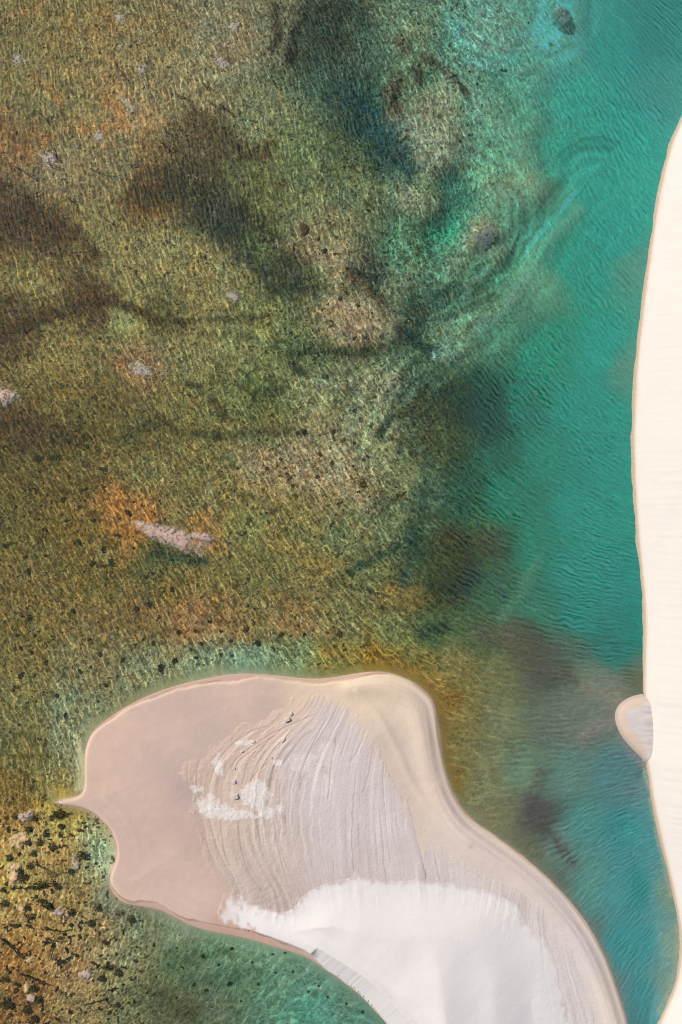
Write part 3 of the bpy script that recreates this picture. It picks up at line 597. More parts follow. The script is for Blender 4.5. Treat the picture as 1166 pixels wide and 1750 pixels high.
lines = lines * (.45 + .95 * sstep(-.35, .4, fbm(CU / 30 + 3, CV / 70, 3, 56)))
teeth = fbm((CU - CV * 0.3) / 5.0, (CV + CU * .3) / 16, 3, 47) * np.exp(-(np.abs(sc - 3) / 9.0) ** 2) * sstep(560, 600, CU) * sstep(1470, 1420, CV)
ibase = bil(z_is, (CU - iu[0]) / ST2, (CV - iv[0]) / ST2)
lf = 0.25 + .75 * sstep(600, 480, CU)
rise = sstep(-8 , 14, sc + lf * (7 * wrp2 + 5 * fbm(CU / 6, CV / 6, 2, 53)))
z_cr = ibase - 0.06 + 0.075 * rise + 0.14 * sstep(10, 120, sc) + rise * (0.036 * lines + (0.03 + 0.05 * rough_l) * amp * step_ + 0.012 * fbm(CU / 4, CV / 4, 2, 48) * (0.5 + rough_l)) + 0.06 * teeth
tz = (CU - 455) ** 2 / 60 ** 2 + (CV - 1530) ** 2 / 26 ** 2
z_cr += 0.03 * fbm(CU / 7, CV / 7, 3, 49) * np.exp(-tz)
CCP = np.array([[330,1320,208,184,168],[400,1270,212,188,172],[450,1240,214,190,174],[420,1330,210,188,174],[500,1200,218,194,172],[380,1430,206,184,170],[430,1480,206,186,174],[480,1430,210,194,184],[520,1290,212,198,194],[560,1240,212,198,194],
 [540,1350,216,204,202],[580,1420,212,200,198],[600,1300,214,202,200],[660,1400,216,204,202],[620,1470,206,192,188],[720,1450,212,200,196],[800,1490,214,204,198],[880,1530,206,196,190],[940,1600,216,206,202],[980,1700,218,208,204],[460,1520,200,182,172],[340,1400,204,180,166]], float)
num = np.zeros(CU.shape + (3,)); den = np.zeros(CU.shape)
for x, y, r, g, b in CCP:
    w = 1 / (((CU - x) ** 2 + (CV - y) ** 2) + 600) ** 1.6; num += w[..., None] * np.array([r, g, b]); den += w
Tc = num / den[..., None] * (1 + (0.065 + .035 * rough_l) * lines + 0.02 * fbm(CU / 20, CV / 20, 3, 50))[..., None]
# white sand lodged in the hollows
for (x, y, rx, ry) in [(375,1302,11,20),(352,1372,30,20),(375,1385,34,12),(440,1355,22,20),(460,1382,26,12),(420,1388,30,7),(340,1345,16,9),(520,1300,26,14),(548,1330,20,26),(478,1300,9,5),(415,1268,16,6),(560,1290,16,22)]:
    d = ((CU - x) / rx) ** 2 + ((CV - y) / ry) ** 2 + 1.1 * wrp2 + 0.5 * wrp + 0.9 * fbm((CU + CV) / 9, (CU - CV) / 3.5, 3, 52)
    al = sstep(1.35, 0.35, d) * (0.85 if x < 480 else 0.45)
    Tc += al[..., None] * (np.array([230, 222, 216]) - Tc); z_cr += 0.03 * al
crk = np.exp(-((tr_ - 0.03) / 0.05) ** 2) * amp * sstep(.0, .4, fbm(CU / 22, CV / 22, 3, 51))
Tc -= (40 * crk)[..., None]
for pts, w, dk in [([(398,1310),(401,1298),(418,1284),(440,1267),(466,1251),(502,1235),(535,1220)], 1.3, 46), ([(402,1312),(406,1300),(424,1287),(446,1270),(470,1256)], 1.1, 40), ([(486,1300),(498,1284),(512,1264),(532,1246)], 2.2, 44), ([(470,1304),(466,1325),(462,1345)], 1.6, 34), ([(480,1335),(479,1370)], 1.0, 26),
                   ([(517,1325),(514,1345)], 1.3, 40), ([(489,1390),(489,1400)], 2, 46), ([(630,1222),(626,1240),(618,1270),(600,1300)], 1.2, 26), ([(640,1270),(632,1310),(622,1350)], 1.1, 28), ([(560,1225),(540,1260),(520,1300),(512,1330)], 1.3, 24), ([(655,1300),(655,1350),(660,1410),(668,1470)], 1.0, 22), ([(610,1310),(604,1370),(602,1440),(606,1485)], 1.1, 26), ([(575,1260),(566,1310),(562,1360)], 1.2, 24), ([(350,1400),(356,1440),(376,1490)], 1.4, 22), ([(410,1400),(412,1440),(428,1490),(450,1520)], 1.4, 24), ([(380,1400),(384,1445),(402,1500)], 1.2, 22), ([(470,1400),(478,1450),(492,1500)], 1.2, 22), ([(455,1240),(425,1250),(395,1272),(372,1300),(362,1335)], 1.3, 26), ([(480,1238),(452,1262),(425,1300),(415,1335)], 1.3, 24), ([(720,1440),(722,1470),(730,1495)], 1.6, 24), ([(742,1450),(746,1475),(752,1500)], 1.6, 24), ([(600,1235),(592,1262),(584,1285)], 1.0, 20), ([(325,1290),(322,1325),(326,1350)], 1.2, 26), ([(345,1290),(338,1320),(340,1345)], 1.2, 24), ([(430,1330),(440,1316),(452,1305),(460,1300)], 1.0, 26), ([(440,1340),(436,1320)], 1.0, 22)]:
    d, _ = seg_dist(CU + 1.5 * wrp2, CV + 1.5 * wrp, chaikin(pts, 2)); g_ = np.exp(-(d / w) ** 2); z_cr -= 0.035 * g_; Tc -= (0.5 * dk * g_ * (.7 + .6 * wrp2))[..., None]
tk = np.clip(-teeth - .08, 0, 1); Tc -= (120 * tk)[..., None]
fadeC = sstep(-7, 15 + 26 * (1 - lf), sc + (1 - lf) * 9 * fbm((CU - CV * .2) / 4.0, CV / 30, 2, 57) + lf * (10 * wrp2 + 6 * fbm(CU / 5, CV / 5, 2, 54) + 8 * fbm(CU / 22, CV / 22, 2, 55)))
Tisl = bil(Ti, (CU - iu[0]) / ST2, (CV - iv[0]) / ST2)
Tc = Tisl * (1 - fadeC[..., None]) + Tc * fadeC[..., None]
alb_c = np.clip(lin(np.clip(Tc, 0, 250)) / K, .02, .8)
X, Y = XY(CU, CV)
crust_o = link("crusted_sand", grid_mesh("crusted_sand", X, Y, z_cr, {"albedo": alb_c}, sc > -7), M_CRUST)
tag(crust_o, kind="structure")

# white dry sand blown over the crust
du_ = np.arange(345, 1010, 1.6); dv_ = np.arange(1460, 1990, 1.6); DU, DV = np.meshgrid(du_, dv_)
ib = bil(z_is, (DU - iu[0]) / ST2, (DV - iv[0]) / ST2)
cb = np.where((DU > 290) & (DU < 1079) & (DV < 1904), bil(z_cr, (DU - 290) / 1.2, (DV - 1168) / 1.2), -1)
raw = np.maximum(ib, cb); under = raw
soft = blur(np.maximum(under, -.2), 14)
rg_ = fbm(DU / 16, DV / 16, 4, 61)
wob = 3.5 + 5 * sstep(470, 400, DU)
sd0 = sdist(DU, DV, DRIFT)
sdd = sdist(DU + wob * rg_, DV + wob * fbm(DU / 16, DV / 16, 4, 62), DRIFT)
k_ = sstep(10, 60, sdd)
under = under * (1 - k_) + soft * k_
sdw = sdist(DU, DV, ISLAND)
nearS = sstep(62, 30, sdw) * (DU < 800)
th = 0.006 * sstep(0, 3, sdd) + 0.10 * sstep(2, 60, sd0)
dtop, ttop = seg_dist(DU, DV, SLIP_TOP)
body = blur(np.interp(ttop, [0, .12, .25, .4, .55, .7, .85, 1], [.34, .46, .85, 1.2, 1.4, 1.55, 1.7, 1.8]), 10) * np.exp(-(dtop / 95) ** 1.5)
xs = DU - (748 + 0.12 * np.clip(DV - 1640, -60, 400))
fold = 0.85 * np.where(xs < 0, np.exp(-(np.abs(xs) / 36) ** 1.6), np.exp(-(np.abs(xs) / 70) ** 1.5)) * sstep(1560, 1740, DV)
xs2 = DU - (838 + 0.05 * (DV - 1640)); fold += 0.30 * np.exp(-(np.abs(xs2) / 34) ** 1.7) * sstep(1570, 1720, DV)
hol = -0.30 * np.exp(-(((DU - 925) / 40) ** 2 + ((DV - 1720) / 90) ** 2))
body2 = 0.45 * np.exp(-(((DU - 790) / 130) ** 2 + ((DV - 1560) / 70) ** 2)) + 0.10 * fbm(DU / 90, DV / 90, 3, 66)
s_in = np.clip(sdd, 0, None) * S
z_dr = under + th + (fold + body2 + hol) * sstep(0, 90, sd0) + body * sstep(388, 455, DU) * (nearS * np.clip(sd0 / 9, 0, 1) + (1 - nearS) * sstep(0, 95, sd0))
z_dr = np.maximum(z_dr, np.maximum(under, raw) + 0.012 * sstep(0, 6, sdd))
# steep face down to the water on the lower left
flank = -0.02 + np.clip(sdw, 0, None) * S * (0.62 + 2.6 * sstep(545, 490, DU))
band = ((DU - 530) * 0.52 - (DV - 1622) * 0.85)
stri = fbm((DU * 0.85 + DV * 0.52) / 4.5, (DU * 0.52 - DV * 0.85) / 70, 3, 63)
flank = flank + 0.02 * stri * sstep(0, 8, sdw)
near_slip = (DU + 0.0 > 480) & (sdist(DU, DV, [(430,1592),(500,1600),(560,1600),(640,1655),(690,1690),(712,1740),(800,1880),(700,1990),(500,1800)]) > -60)
fl = np.where(near_slip, flank + 0.02, 9)
smin = np.minimum(z_dr, fl)
z_dr = np.where(sdd < 0, under - 0.05 + np.clip(sdd, -6, 0) * 0.03, smin)
z_dr += 0.004 * fbm(DU / 7, DV / 7, 2, 64) * sstep(0, 20, sdd)
# narrow wind-cut scarp west of the face
Td = np.zeros(DU.shape + (3,)) + np.array([231, 225, 222]); Td *= (1 + 0.010 * fbm(DU / 90, DV / 90, 3, 65))[..., None]
grey = sstep(650, 900, DU) * sstep(1520, 1680, DV)
Td += (0.6 * grey)[..., None] * (np.array([222, 218, 217]) - Td)
tan = np.exp(-(((DU - 383) / 12) ** 2 + ((DV - 1553) / 10) ** 2)); Td += (0.6 * tan)[..., None] * (np.array([222, 200, 172]) - Td)
fe = sstep(-1, 11 + 16 * sstep(470, 400, DU), sdd + (7 + 14 * sstep(470, 400, DU)) * fbm(DU / 6, DV / 9, 3, 67)) + sstep(1500, 1600, DV) * (DU < 720) * sstep(440, 520, DU); fe = np.clip(fe, 0, 1)
Tu = bil(Tc, (DU - 290) / 1.2, (DV - 1168) / 1.2)
Td = Tu * (1 - fe[..., None]) + Td * fe[..., None]
alb_d = np.clip(lin(Td) / K, .02, .82)
X, Y = XY(DU, DV)
tag(link("white_sand_drift", grid_mesh("white_sand_drift", X, Y, z_dr, {"albedo": alb_d}, sdd > -5), M_DRY), kind="structure")

# ------------------------------------------------------------------ the big dune on the right: a slip face that leans to the sun
ru = np.concatenate([np.arange(1045, 1240, 2.0), 1240 + np.array([10, 25, 45, 70, 110, 170, 260, 400, 600, 900, 1300.0])]); rv = np.concatenate([[-400, -330, -260, -200, -150], np.arange(-110, 1860, 2.0), [1900, 1950, 2010, 2080, 2160, 2250]])
RU, RV = np.meshgrid(ru, rv)
sdr = sdist(RU, RV, DUNE) * S
sdr = sdr + .018 * fbm(RV / 30, RU / 60, 4, 84) * (np.abs(sdr) < 3)
lee = fbm(RU / 60, RV / 5.0, 3, 81)
crest = 5.5
z_du = np.where(sdr < 0, sdr * 0.9, sdr * 0.56)
z_du = np.minimum(z_du, crest - np.clip(sdr - 9.8, 0, 40) * 0.09)
z_du += 0.022 * lee * sstep(.2, 1.5, sdr) + 0.10 * fbm(RU / 90, RV / 130, 3, 82) * sstep(0, 3, sdr)
Tr = np.zeros(RU.shape + (3,)) + np.array([229, 221, 212]); Tr *= (1 + .008 * fbm(RU / 40, RV / 30, 3, 83))[..., None]
wet = np.exp(-np.clip(sdr, 0, None) / (0.08 + .10 * np.clip(fbm(RV / 45, RU / 90, 3, 85), 0, 1))); Tr += (0.7 * wet)[..., None] * (np.array([196, 160, 128]) - Tr)
X, Y = XY(RU, RV)
tag(link("sand_dune", grid_mesh("sand_dune", X, Y, z_du, {"albedo": np.clip(lin(Tr) / K, .02, .85)}, sdr > -1.2), M_DUNE), kind="structure")

# small spur of older sand at the foot of the dune
pu = np.arange(1035, 1150, 1.0); pv = np.arange(1170, 1325, 1.0); PU, PV = np.meshgrid(pu, pv)
sp = sdist(PU, PV, SPUR) * S
ctr = np.exp(-(((PU - 1100) / 26) ** 2 + ((PV - 1235) / 34) ** 2))
z_sp = np.where(sp < 0, sp * 0.4, 0.24 * (1 - np.exp(-np.clip(sp, 0, 9) / .5)) + 0.03 * ctr * sstep(0, 1.5, sp)) + 0.02 * fbm(PU / 22, PV / 6, 3, 86) * sstep(.4, 1.2, sp)
Ts = np.zeros(PU.shape + (3,)) + np.array([214, 204, 200]); rimw = sstep(1.25, .35, sp + .25 * fbm(PU / 9, PV / 9, 3, 88)) * sstep(1112, 1096, PU + .0 * PV); Ts += (0.85 * rimw)[..., None] * (np.array([218, 194, 174]) - Ts)
Ts *= (1 + .07 * fbm(PV / 4.0, PU / 30, 2, 89) * sstep(1085, 1108, PU))[..., None]
wt = np.exp(-np.clip(sp, 0, None) / .12); Ts += (0.3 * wt)[..., None] * (np.array([170, 145, 135]) - Ts)
Ts *= (1 + 0.02 * fbm(PU / 9, PV / 9, 3, 87))[..., None]
X, Y = XY(PU, PV)
tag(link("sand_spur", grid_mesh("sand_spur", X, Y, z_sp, {"albedo": np.clip(lin(Ts) / K, .02, .8)}, sp > -.7), M_SAND), kind="structure")

# ------------------------------------------------------------------ things
rnd = random.Random(7)
def bed_at(u, v): return float(bil(bedz, np.array((u - ua[0]) / STEP), np.array((v - va[0]) / STEP)))

def tuft_mesh(name, seed, n=70, leaf=.30, flat=.6):
    """leafy tuft of radius 1: many small pointed leaves on branching sprays"""
    r = random.Random(seed); co, fa = [], []
    lobes = [(r.uniform(0, 6.28), r.uniform(.12, .40), r.uniform(.25, .5)) for _ in range(5)] + [(0, 0, .5)]
    for _ in range(n):
        a0, d0, s0 = r.choice(lobes)
        x, y = d0 * math.cos(a0) + r.gauss(0, s0 * .48), d0 * math.sin(a0) + r.gauss(0, s0 * .48)
        z = max(0.02, (1 - min(1, math.hypot(x, y))) * flat * r.uniform(.4, 1.1) + r.uniform(0, .12))
        a = math.atan2(y, x) + r.gauss(0, .9); l = leaf * r.uniform(.6, 1.4); w = l * r.uniform(.22, .42); up = r.uniform(-.1, .45) * l
        dx, dy = math.cos(a), math.sin(a); k = len(co)
        co += [(x, y, z), (x + dx * l * .5 - dy * w, y + dy * l * .5 + dx * w, z + up * .7), (x + dx * l, y + dy * l, z + up), (x + dx * l * .5 + dy * w, y + dy * l * .5 - dx * w, z + up * .5)]
        fa.append((k, k + 1, k + 2, k + 3))
    return np_mesh(name, np.array(co), np.array(fa), smooth=False)

def stem_mesh(name, seed, n=9):
    r = random.Random(seed); co, fa = [], []
    for _ in range(n):
        a = r.uniform(0, 6.28); l = r.uniform(.4, .95); h = r.uniform(.15, .5); w = .035
        p0, p1 = (0, 0, -.25), (l * math.cos(a), l * math.sin(a), h); k = len(co)
        s = (-math.sin(a) * w, math.cos(a) * w)
        for (x, y, z), f in ((p0, 1), (p1, .4)):
            co += [(x + s[0] * f, y + s[1] * f, z), (x - s[0] * f, y - s[1] * f, z), (x, y, z + 1.6 * w * f)]
        fa += [(k, k + 1, k + 4, k + 3), (k + 1, k + 2, k + 5, k + 4), (k + 2, k, k + 3, k + 5)]
    return np_mesh(name, np.array(co), np.array(fa), smooth=False)

BUSH = [tuft_mesh("bush_foliage", 100 + i, 110, .24, .7) for i in range(6)]
BSTEM = [stem_mesh("bush_stem", 200 + i) for i in range(4)]
WEEDS = [tuft_mesh("weed_tuft", 340 + i, 84, .34, .5) for i in range(6)]
def variant(lst, mat):
    out = []
    for m in lst:
        c = m.copy(); c.materials.clear(); c.materials.append(mat); out.append(c)
    return out
W_DARK, W_GREEN, W_RUST = variant(WEEDS, M_WEED), variant(WEEDS, M_WEEDG), variant(WEEDS, M_WEEDR)
for m in BUSH: m.materials.append(M_BUSH)
for m in BSTEM: m.materials.append(M_TWIG)

def bush(u, v, r, label, group=None, el=1.0, ang=0.0):
    """a small emergent shrub: Empty > foliage, stem"""
    e = bpy.data.objects.new("shrub", None); COL.objects.link(e); e.empty_display_size = .2
    x, y = XY(u, v); R = r * S
    e.location = (x, y, bed_at(u, v)); e.rotation_euler = (0, 0, math.radians(ang)); e.scale = (R * el, R / el ** .5, max(.45, R * .9))
    tag(e, label, "shrub", group)
    i = rnd.randrange(6)
    link("foliage", BUSH[i], None, e); link("stem", BSTEM[i % 4], None, e)
    return e

def weed(u, v, r, label, group=None, lst=None, el=1.0, ang=None):
    x, y = XY(u, v); R = r * S * (.62 + .5 * rnd.random() ** 2)
    o = link("waterweed_tuft", (lst or W_DARK)[rnd.randrange(6)])
    zb = bed_at(u, v)
    o.location = (x, y, zb - .02); o.rotation_euler = (0, 0, rnd.uniform(0, 6.28) if ang is None else math.radians(ang)); o.scale = (R * el, R / el ** .5, max(.15, min(R * .8, -zb * .9)))
    return tag(o, label, "waterweed", group)

# pale silt banks that all but reach the surface
def blob(name, u, v, rx, ry, ang, hgt, mat, seed, label, cat, group=None, base=None, rag=1.0, noise_px=6.0, taper=0.0):
    """a low ragged shoal standing on the bed: hgt is the height of its middle above the bed"""
    R = max(rx, ry) * 1.5 + 4; st = 1.1
    g_ = np.arange(-R, R + .1, st); A, B = np.meshgrid(g_, g_); ca, sa = math.cos(math.radians(ang)), math.sin(math.radians(ang))
    p = (A * ca - B * sa) / rx; q_ = (A * sa + B * ca) / ry / np.clip(1 + taper * p, .25, 2)
    d = np.hypot(p, q_) + rag * (0.42 * fbm(A / noise_px / 2 + 3 * seed, B / noise_px / 2 - seed, 3, seed) + 0.38 * fbm(A / noise_px * 2 + seed, B / noise_px * 2, 2, seed + 3))
    z0 = bil(bedz, (u + A - ua[0]) / STEP, (v + B - va[0]) / STEP)
    d0 = np.hypot(p, q_) + 0.35 * rag * fbm(A / noise_px / 2.5 + 3 * seed, B / noise_px / 2.5 - seed, 2, seed)
    zz = hgt * (1 - np.clip(d0, 0, 1.4) ** 1.6) + 0.075 * rag * (fbm(A / noise_px + 3 * seed, B / noise_px - seed, 3, seed + 3) + 0.5 * fbm(A / 2.6, B / 2.6, 2, seed + 9)) * sstep(.1, .6, d0) - .02
    c0 = bed_at(u, v) if base is None else base
    own, speck, sk = mat
    sp_ = sstep(.05, .45, fbm(A / 3.2 + seed, B / 3.2, 3, seed + 21)) * sk
    col = np.array(own) * (1 - sp_)[..., None] + np.array(speck) * sp_[..., None]; col = col * (1 + .18 * fbm(A / 7, B / 7, 3, seed + 22))[..., None]
    fade = sstep(1.1, .45, d0 + .75 * fbm(A / 5, B / 5, 4, seed + 23, .65))[..., None]
    bedc = bil(alb, (u + A - ua[0]) / STEP, (v + B - va[0]) / STEP)
    col = np.clip(col * fade + bedc * (1 - fade), .01, .8)
    keep = (zz > -.06) & (d0 < 1.35) & (np.hypot(A, B) < R)
    me = grid_mesh(name, A * S, -B * S, z0 + zz - .012 - c0, {"albedo": col}, keep)
    o = link(name, me, M_SHOAL); x, y = XY(u, v); o.location = (x, y, c0)
    return tag(o, label, cat, group)

SILT = [
 (203,27,14,9,-30,"small pale silt patch beside an orange stain at the top edge, left of centre"), (400,42,15,8,10,"small pale silt patch near the top edge, left of the dark green weed bed"), (375,103,16,9,-25,"larger pale silt patch below another, left of the dark green weed bed"),
 (30,98,10,13,-20,"narrow pale silt patch near the left edge in the upper corner"), (243,110,9,12,-15,"narrow pale silt patch among brown shallows with sticks to its right"), (220,178,16,7,-40,"pale slanting silt patch touching a strong orange stain"),
 (168,231,10,12,-30,"pale silt patch lower left of the slanting one beside the orange stain"), (85,274,22,17,-35,"large pale lavender silt patch with dark sticks lying across it"), (245,631,24,13,-15,"pale silt patch with a rusty left side in the middle of the left shallows"),
 (10,676,19,17,0,"round whitish silt islet cut by the left edge of the picture"), (395,505,12,7,-30,"faint pinkish silt patch in the green shallows above the centre")]
for i, (u, v, rx, ry, an, lb) in enumerate(SILT):
    dz = -bed_at(u, v); blob("silt_bank", u, v, rx * 1.2, ry * 1.2, an, dz + .06 if i == 9 else .10, M_SILT, 400 + i, lb, "silt bank", "pale silt banks in the left shallows", rag=1.25)
u, v = 283, 915
blob("silt_islet", u, v, 70, 19, -21, -bed_at(u, v) + .07, M_PINK, 433, taper=.55, rag=.75, label= "long pinkish silt islet with a pointed left end rising from orange shallows", cat="islet")
u, v = 345, 918
blob("silt_islet", u, v, 22, 8, -14, -bed_at(u, v) + .04, M_PINK, 436, "short pale silt strip just right of the long pinkish islet", "islet")
u, v = 832, 403
blob("weed_mat", u, v, 26, 19, 8, .30, M_SPECK, 440, "speckled grey brown weed mat on a pale sandy patch in green water", "weed mat")
u, v = 968, 14
blob("weed_mound", u, v, 34, 17, -62, -.8 * bed_at(u, v), M_SPECK, 441, "dark oval weed mound in turquoise water cut by the top edge", "weed mound")
u, v = 518, 388
blob("weed_mound", u, v, 12, 13, 0, .3, ((.10, .055, .022), (.03, .018, .008), .8), 442, "round dark brown weed mound above a pinkish sandy shoal", "weed mound")

# ochre mounds in the lower left corner
MOUNDS = [(22,1494,15,17,"largest ochre sand mound with dark bushes along its right side"), (32,1436,13,13,"ochre sand mound with bushes above the largest ochre mound"), (40,1398,14,7,"flat pinkish sand mound near the yellow shallows below the spit point"), (38,1556,7,5,"small bright ochre mound just left of two dark bushes"),
 (48,1642,7,6,"small pale yellow mound right of a dark curved root"), (45,1689,8,8,"bright yellow mound with an olive bush on its right"), (53,1708,9,6,"pinkish low mound below the bright yellow mound"), (150,1669,15,7,"whitish silt mound with a green bush at its right end"), (105,1563,12,8,"faint pale pink mound left of a round green bush"), (127,1478,8,10,"pinkish low mound between two bushes near the sandy cove")]
for i, (u, v, rx, ry, lb) in enumerate(MOUNDS):
    hh_ = -bed_at(u, v) + (.05 if i in (0, 1, 5) else -.06); blob("sand_mound", u, v, rx * 1.25, ry * 1.25, rnd.uniform(-30, 30), hh_, M_MOUND if i not in (2, 6, 7, 8, 9) else M_SILT, 460 + i, lb, "sand mound", "mounds in the lower left shallows", rag=1.7, noise_px=5.0)

# shrubs of the lower left corner that one can single out
BIG = [(99,1391,12,1.6,15,"long dark shrub nearest the point of the sand spit, in yellow shallows"), (57,1399,8,1,0,"shrub at the right end of the flat pinkish mound"), (23,1396,7,1,0,"shrub at the left end of the flat pinkish mound"), (48,1419,8,1.2,60,"upright shrub at the upper right of the second ochre mound"), (76,1427,8,1.1,60,"upper shrub of a slanting pair right of the second ochre mound"),
 (66,1441,8,1.1,50,"lower shrub of a slanting pair right of the second ochre mound"), (46,1441,8,1,0,"shrub on the right flank of the second ochre mound"), (88,1448,9,1,0,"round shrub alone right of the slanting pair"), (55,1460,8,1,0,"dark shrub halfway between the two large ochre mounds"), (14,1466,8,1,0,"shrub by the left edge between the two large ochre mounds"),
 (141,1463,11,1.2,-30,"green shrub nearest the pale cove of the sand island"), (121,1490,7,1.1,50,"dark brown shrub below the pinkish mound near the cove"), (49,1481,8,1,0,"shrub above right of the largest ochre mound"), (31,1490,9,1.1,20,"shrub on top of the largest ochre mound"), (38,1501,10,1.3,50,"biggest shrub on the lower right flank of the largest ochre mound"),
 (62,1513,14,2.0,12,"long fringed dark shrub just below the largest ochre mound"), (98,1517,7,1,0,"small round dark shrub alone right of the long fringed shrub"), (3,1522,7,1,0,"shrub half cut by the left edge below the largest ochre mound"), (6,1545,9,1.2,60,"olive shrub by the left edge beside the small bright ochre mound"), (76,1546,12,2.2,-35,"long thin shrub slanting down to the right in open ochre shallows"),
 (44,1552,9,1,0,"dark shrub touching the small bright ochre mound"), (52,1567,9,1,0,"dark shrub below the one touching the small bright ochre mound"), (120,1559,10,.9,0,"round green shrub right of the faint pale pink mound"), (167,1553,9,.8,0,"upright dark shrub standing alone in rippled grey green shallows"), (154,1579,9,1,-30,"purplish shrub below the upright one in rippled shallows"),
 (223,1572,9,1,0,"grey green shrub nearest the island's lower left shore"), (173,1674,9,1,0,"green shrub at the right end of the whitish silt mound"), (184,1654,9,1.2,0,"dark shrub above right of the whitish silt mound"), (201,1663,9,.8,20,"black upright shrub right of the whitish silt mound"), (56,1690,10,.9,0,"olive shrub on the right side of the bright yellow mound"),
 (65,1711,9,.9,0,"dark shrub right of the pinkish low mound near the bottom"), (44,1727,10,1,0,"round dark shrub below the pinkish low mound"), (10,1718,12,1.5,0,"wide black shrub at the left edge near the bottom"), (57,1743,10,1,0,"dark shrub cut by the bottom edge"), (7,1675,8,1.2,0,"dark shrub at the left edge left of the bright yellow mound"), (198,1720,7,1.2,0,"small black shrub alone in the right part of the rippled shallows")]
for u, v, r, el, an, lb in BIG: bush(u, v, r * 1.05, lb, "shrubs in the lower left shallows", el, an)

# smaller tufts there: nothing tells them apart
lb = "small dark tuft in ochre shallows below the sand spit's point, lower left corner"
SMALL = [(69,1602),(40,1605),(90,1620),(112,1624),(124,1633),(94,1642),(112,1644),(59,1636),(171,1636),(158,1649),(18,1738),(27,1661),(47,1670),(68,1682),(30,1686),(124,1702),(183,1745),(96,1745),(195,1692),(181,1712),(95,1673),(109,1599),(136,1604),(26,1585),(49,1585),(177,1612),(60,1601)]
for _ in range(60):
    u, v = rnd.uniform(0, 210), rnd.uniform(1400, 1748)
    if float(sdist(np.array(u), np.array(v), ISLAND)) < -18 and (u < 150 or v > 1560): SMALL.append((u, v))
for u, v in SMALL: weed(u, v, rnd.uniform(3.5, 6.5), lb, "small tufts in the lower left shallows", W_DARK if rnd.random() < .8 else W_RUST, rnd.choice([1, 1.3, 1.8]))
lb = "small olive tuft on green bed between lower left shrubs and white sand drift"
for u, v in [(233,1622),(231,1645),(235,1737),(250,1700),(262,1620),(285,1655),(300,1625),(310,1660),(330,1690),(345,1640),(350,1700),(372,1655),(390,1690),(395,1625),(410,1720),(430,1650),(440,1690),(466,1633),(487,1629),(470,1668),(500,1665),(526,1702),(545,1690),(560,1710),(592,1720),(620,1732),(275,1735),(300,1710),(320,1735),(265,1675),(360,1728)]:
    weed(u, v, rnd.uniform(3.5, 6), lb, "tufts on the bed under the white drift", W_GREEN if rnd.random() < .6 else W_DARK)

# tufts of the brown shallows west of the island's tip, in three stretches
def crop(pts, lb, grp, r0, r1, mats):
    for u, v in pts: weed(u, v, rnd.uniform(r0, r1), lb, grp, rnd.choice(mats), rnd.choice([1, 1.2, 1.5]))
crop([(89,752),(114,753),(174,801),(176,832),(116,815),(143,836),(106,854),(134,866),(159,889),(64,782),(90,782),(147,763),(217,876),(227,858),(201,915),(132,925),(76,950),(156,963),(176,940),(47,976),(190,962),(9,933),(249,987),(227,936),(30,800),(60,840),(20,850),(75,905),(110,890)],
     "dark weed tuft in the brown shallows around and left of the long pinkish islet", "weed tufts near the pinkish islet", 5, 9, [W_DARK, W_DARK, W_GREEN])
crop([(123,1045),(48,1055),(36,1053),(58,1087),(27,1087),(34,1108),(51,1115),(77,1134),(153,1141),(208,1130),(136,1149),(199,1156),(180,1173),(34,1156),(170,1118),(151,1094),(293,1009),(232,1041),(254,1033),(334,1079),(358,1063),(305,1081),(394,1096),(377,1079),(334,1125),(395,1122),(377,1120),(274,1141),(298,1130),(261,1101),(343,1101),(326,1111),(244,1093),(420,1075),(440,1100),(480,1085),(520,1085),(560,1082),(580,1085),(95,1190),(60,1200),(20,1180),(110,1225),(30,1240),(65,1265)],
     "dark weed tuft in orange brown shallows along the island's upper left shore", "weed tufts above the island", 4.5, 8, [W_DARK, W_DARK, W_RUST])
crop([(476,760),(456,751),(474,796),(488,799),(494,819),(505,847),(568,791),(542,814),(613,840),(605,757),(570,737),(587,751),(621,785),(630,780),(604,796),(547,776),(406,800),(456,800),(399,839),(582,860),(545,891),(490,810),(500,830),(430,770)],
     "small dark or rusty weed tuft on the pinkish shoal at the centre of the picture", "weed tufts on the central shoal", 3.5, 6.5, [W_DARK, W_RUST])
crop([(631,355),(596,374),(544,406),(556,427),(572,433),(586,484),(593,499),(581,509),(593,457),(613,521),(625,576),(605,577),(545,563),(661,446),(636,533),(566,547)],
     "small black weed tuft on the two pinkish shoals below the round brown weed mound", "weed tufts on the upper shoals", 3.5, 6, [W_DARK])
crop([(909,23),(866,106),(801,205),(788,234),(805,222),(827,169),(819,132),(769,103),(806,111),(948,60),(713,114),(686,130),(673,163),(689,68),(741,98)],
     "small black weed tuft on the pale green shoal right of the dark green weed beds", "weed tufts on the pale green shoal", 3, 6, [W_DARK])
weed(621, 827, 12, "rusty brown weed tuft, the largest on the right of the central shoal", None, W_RUST)

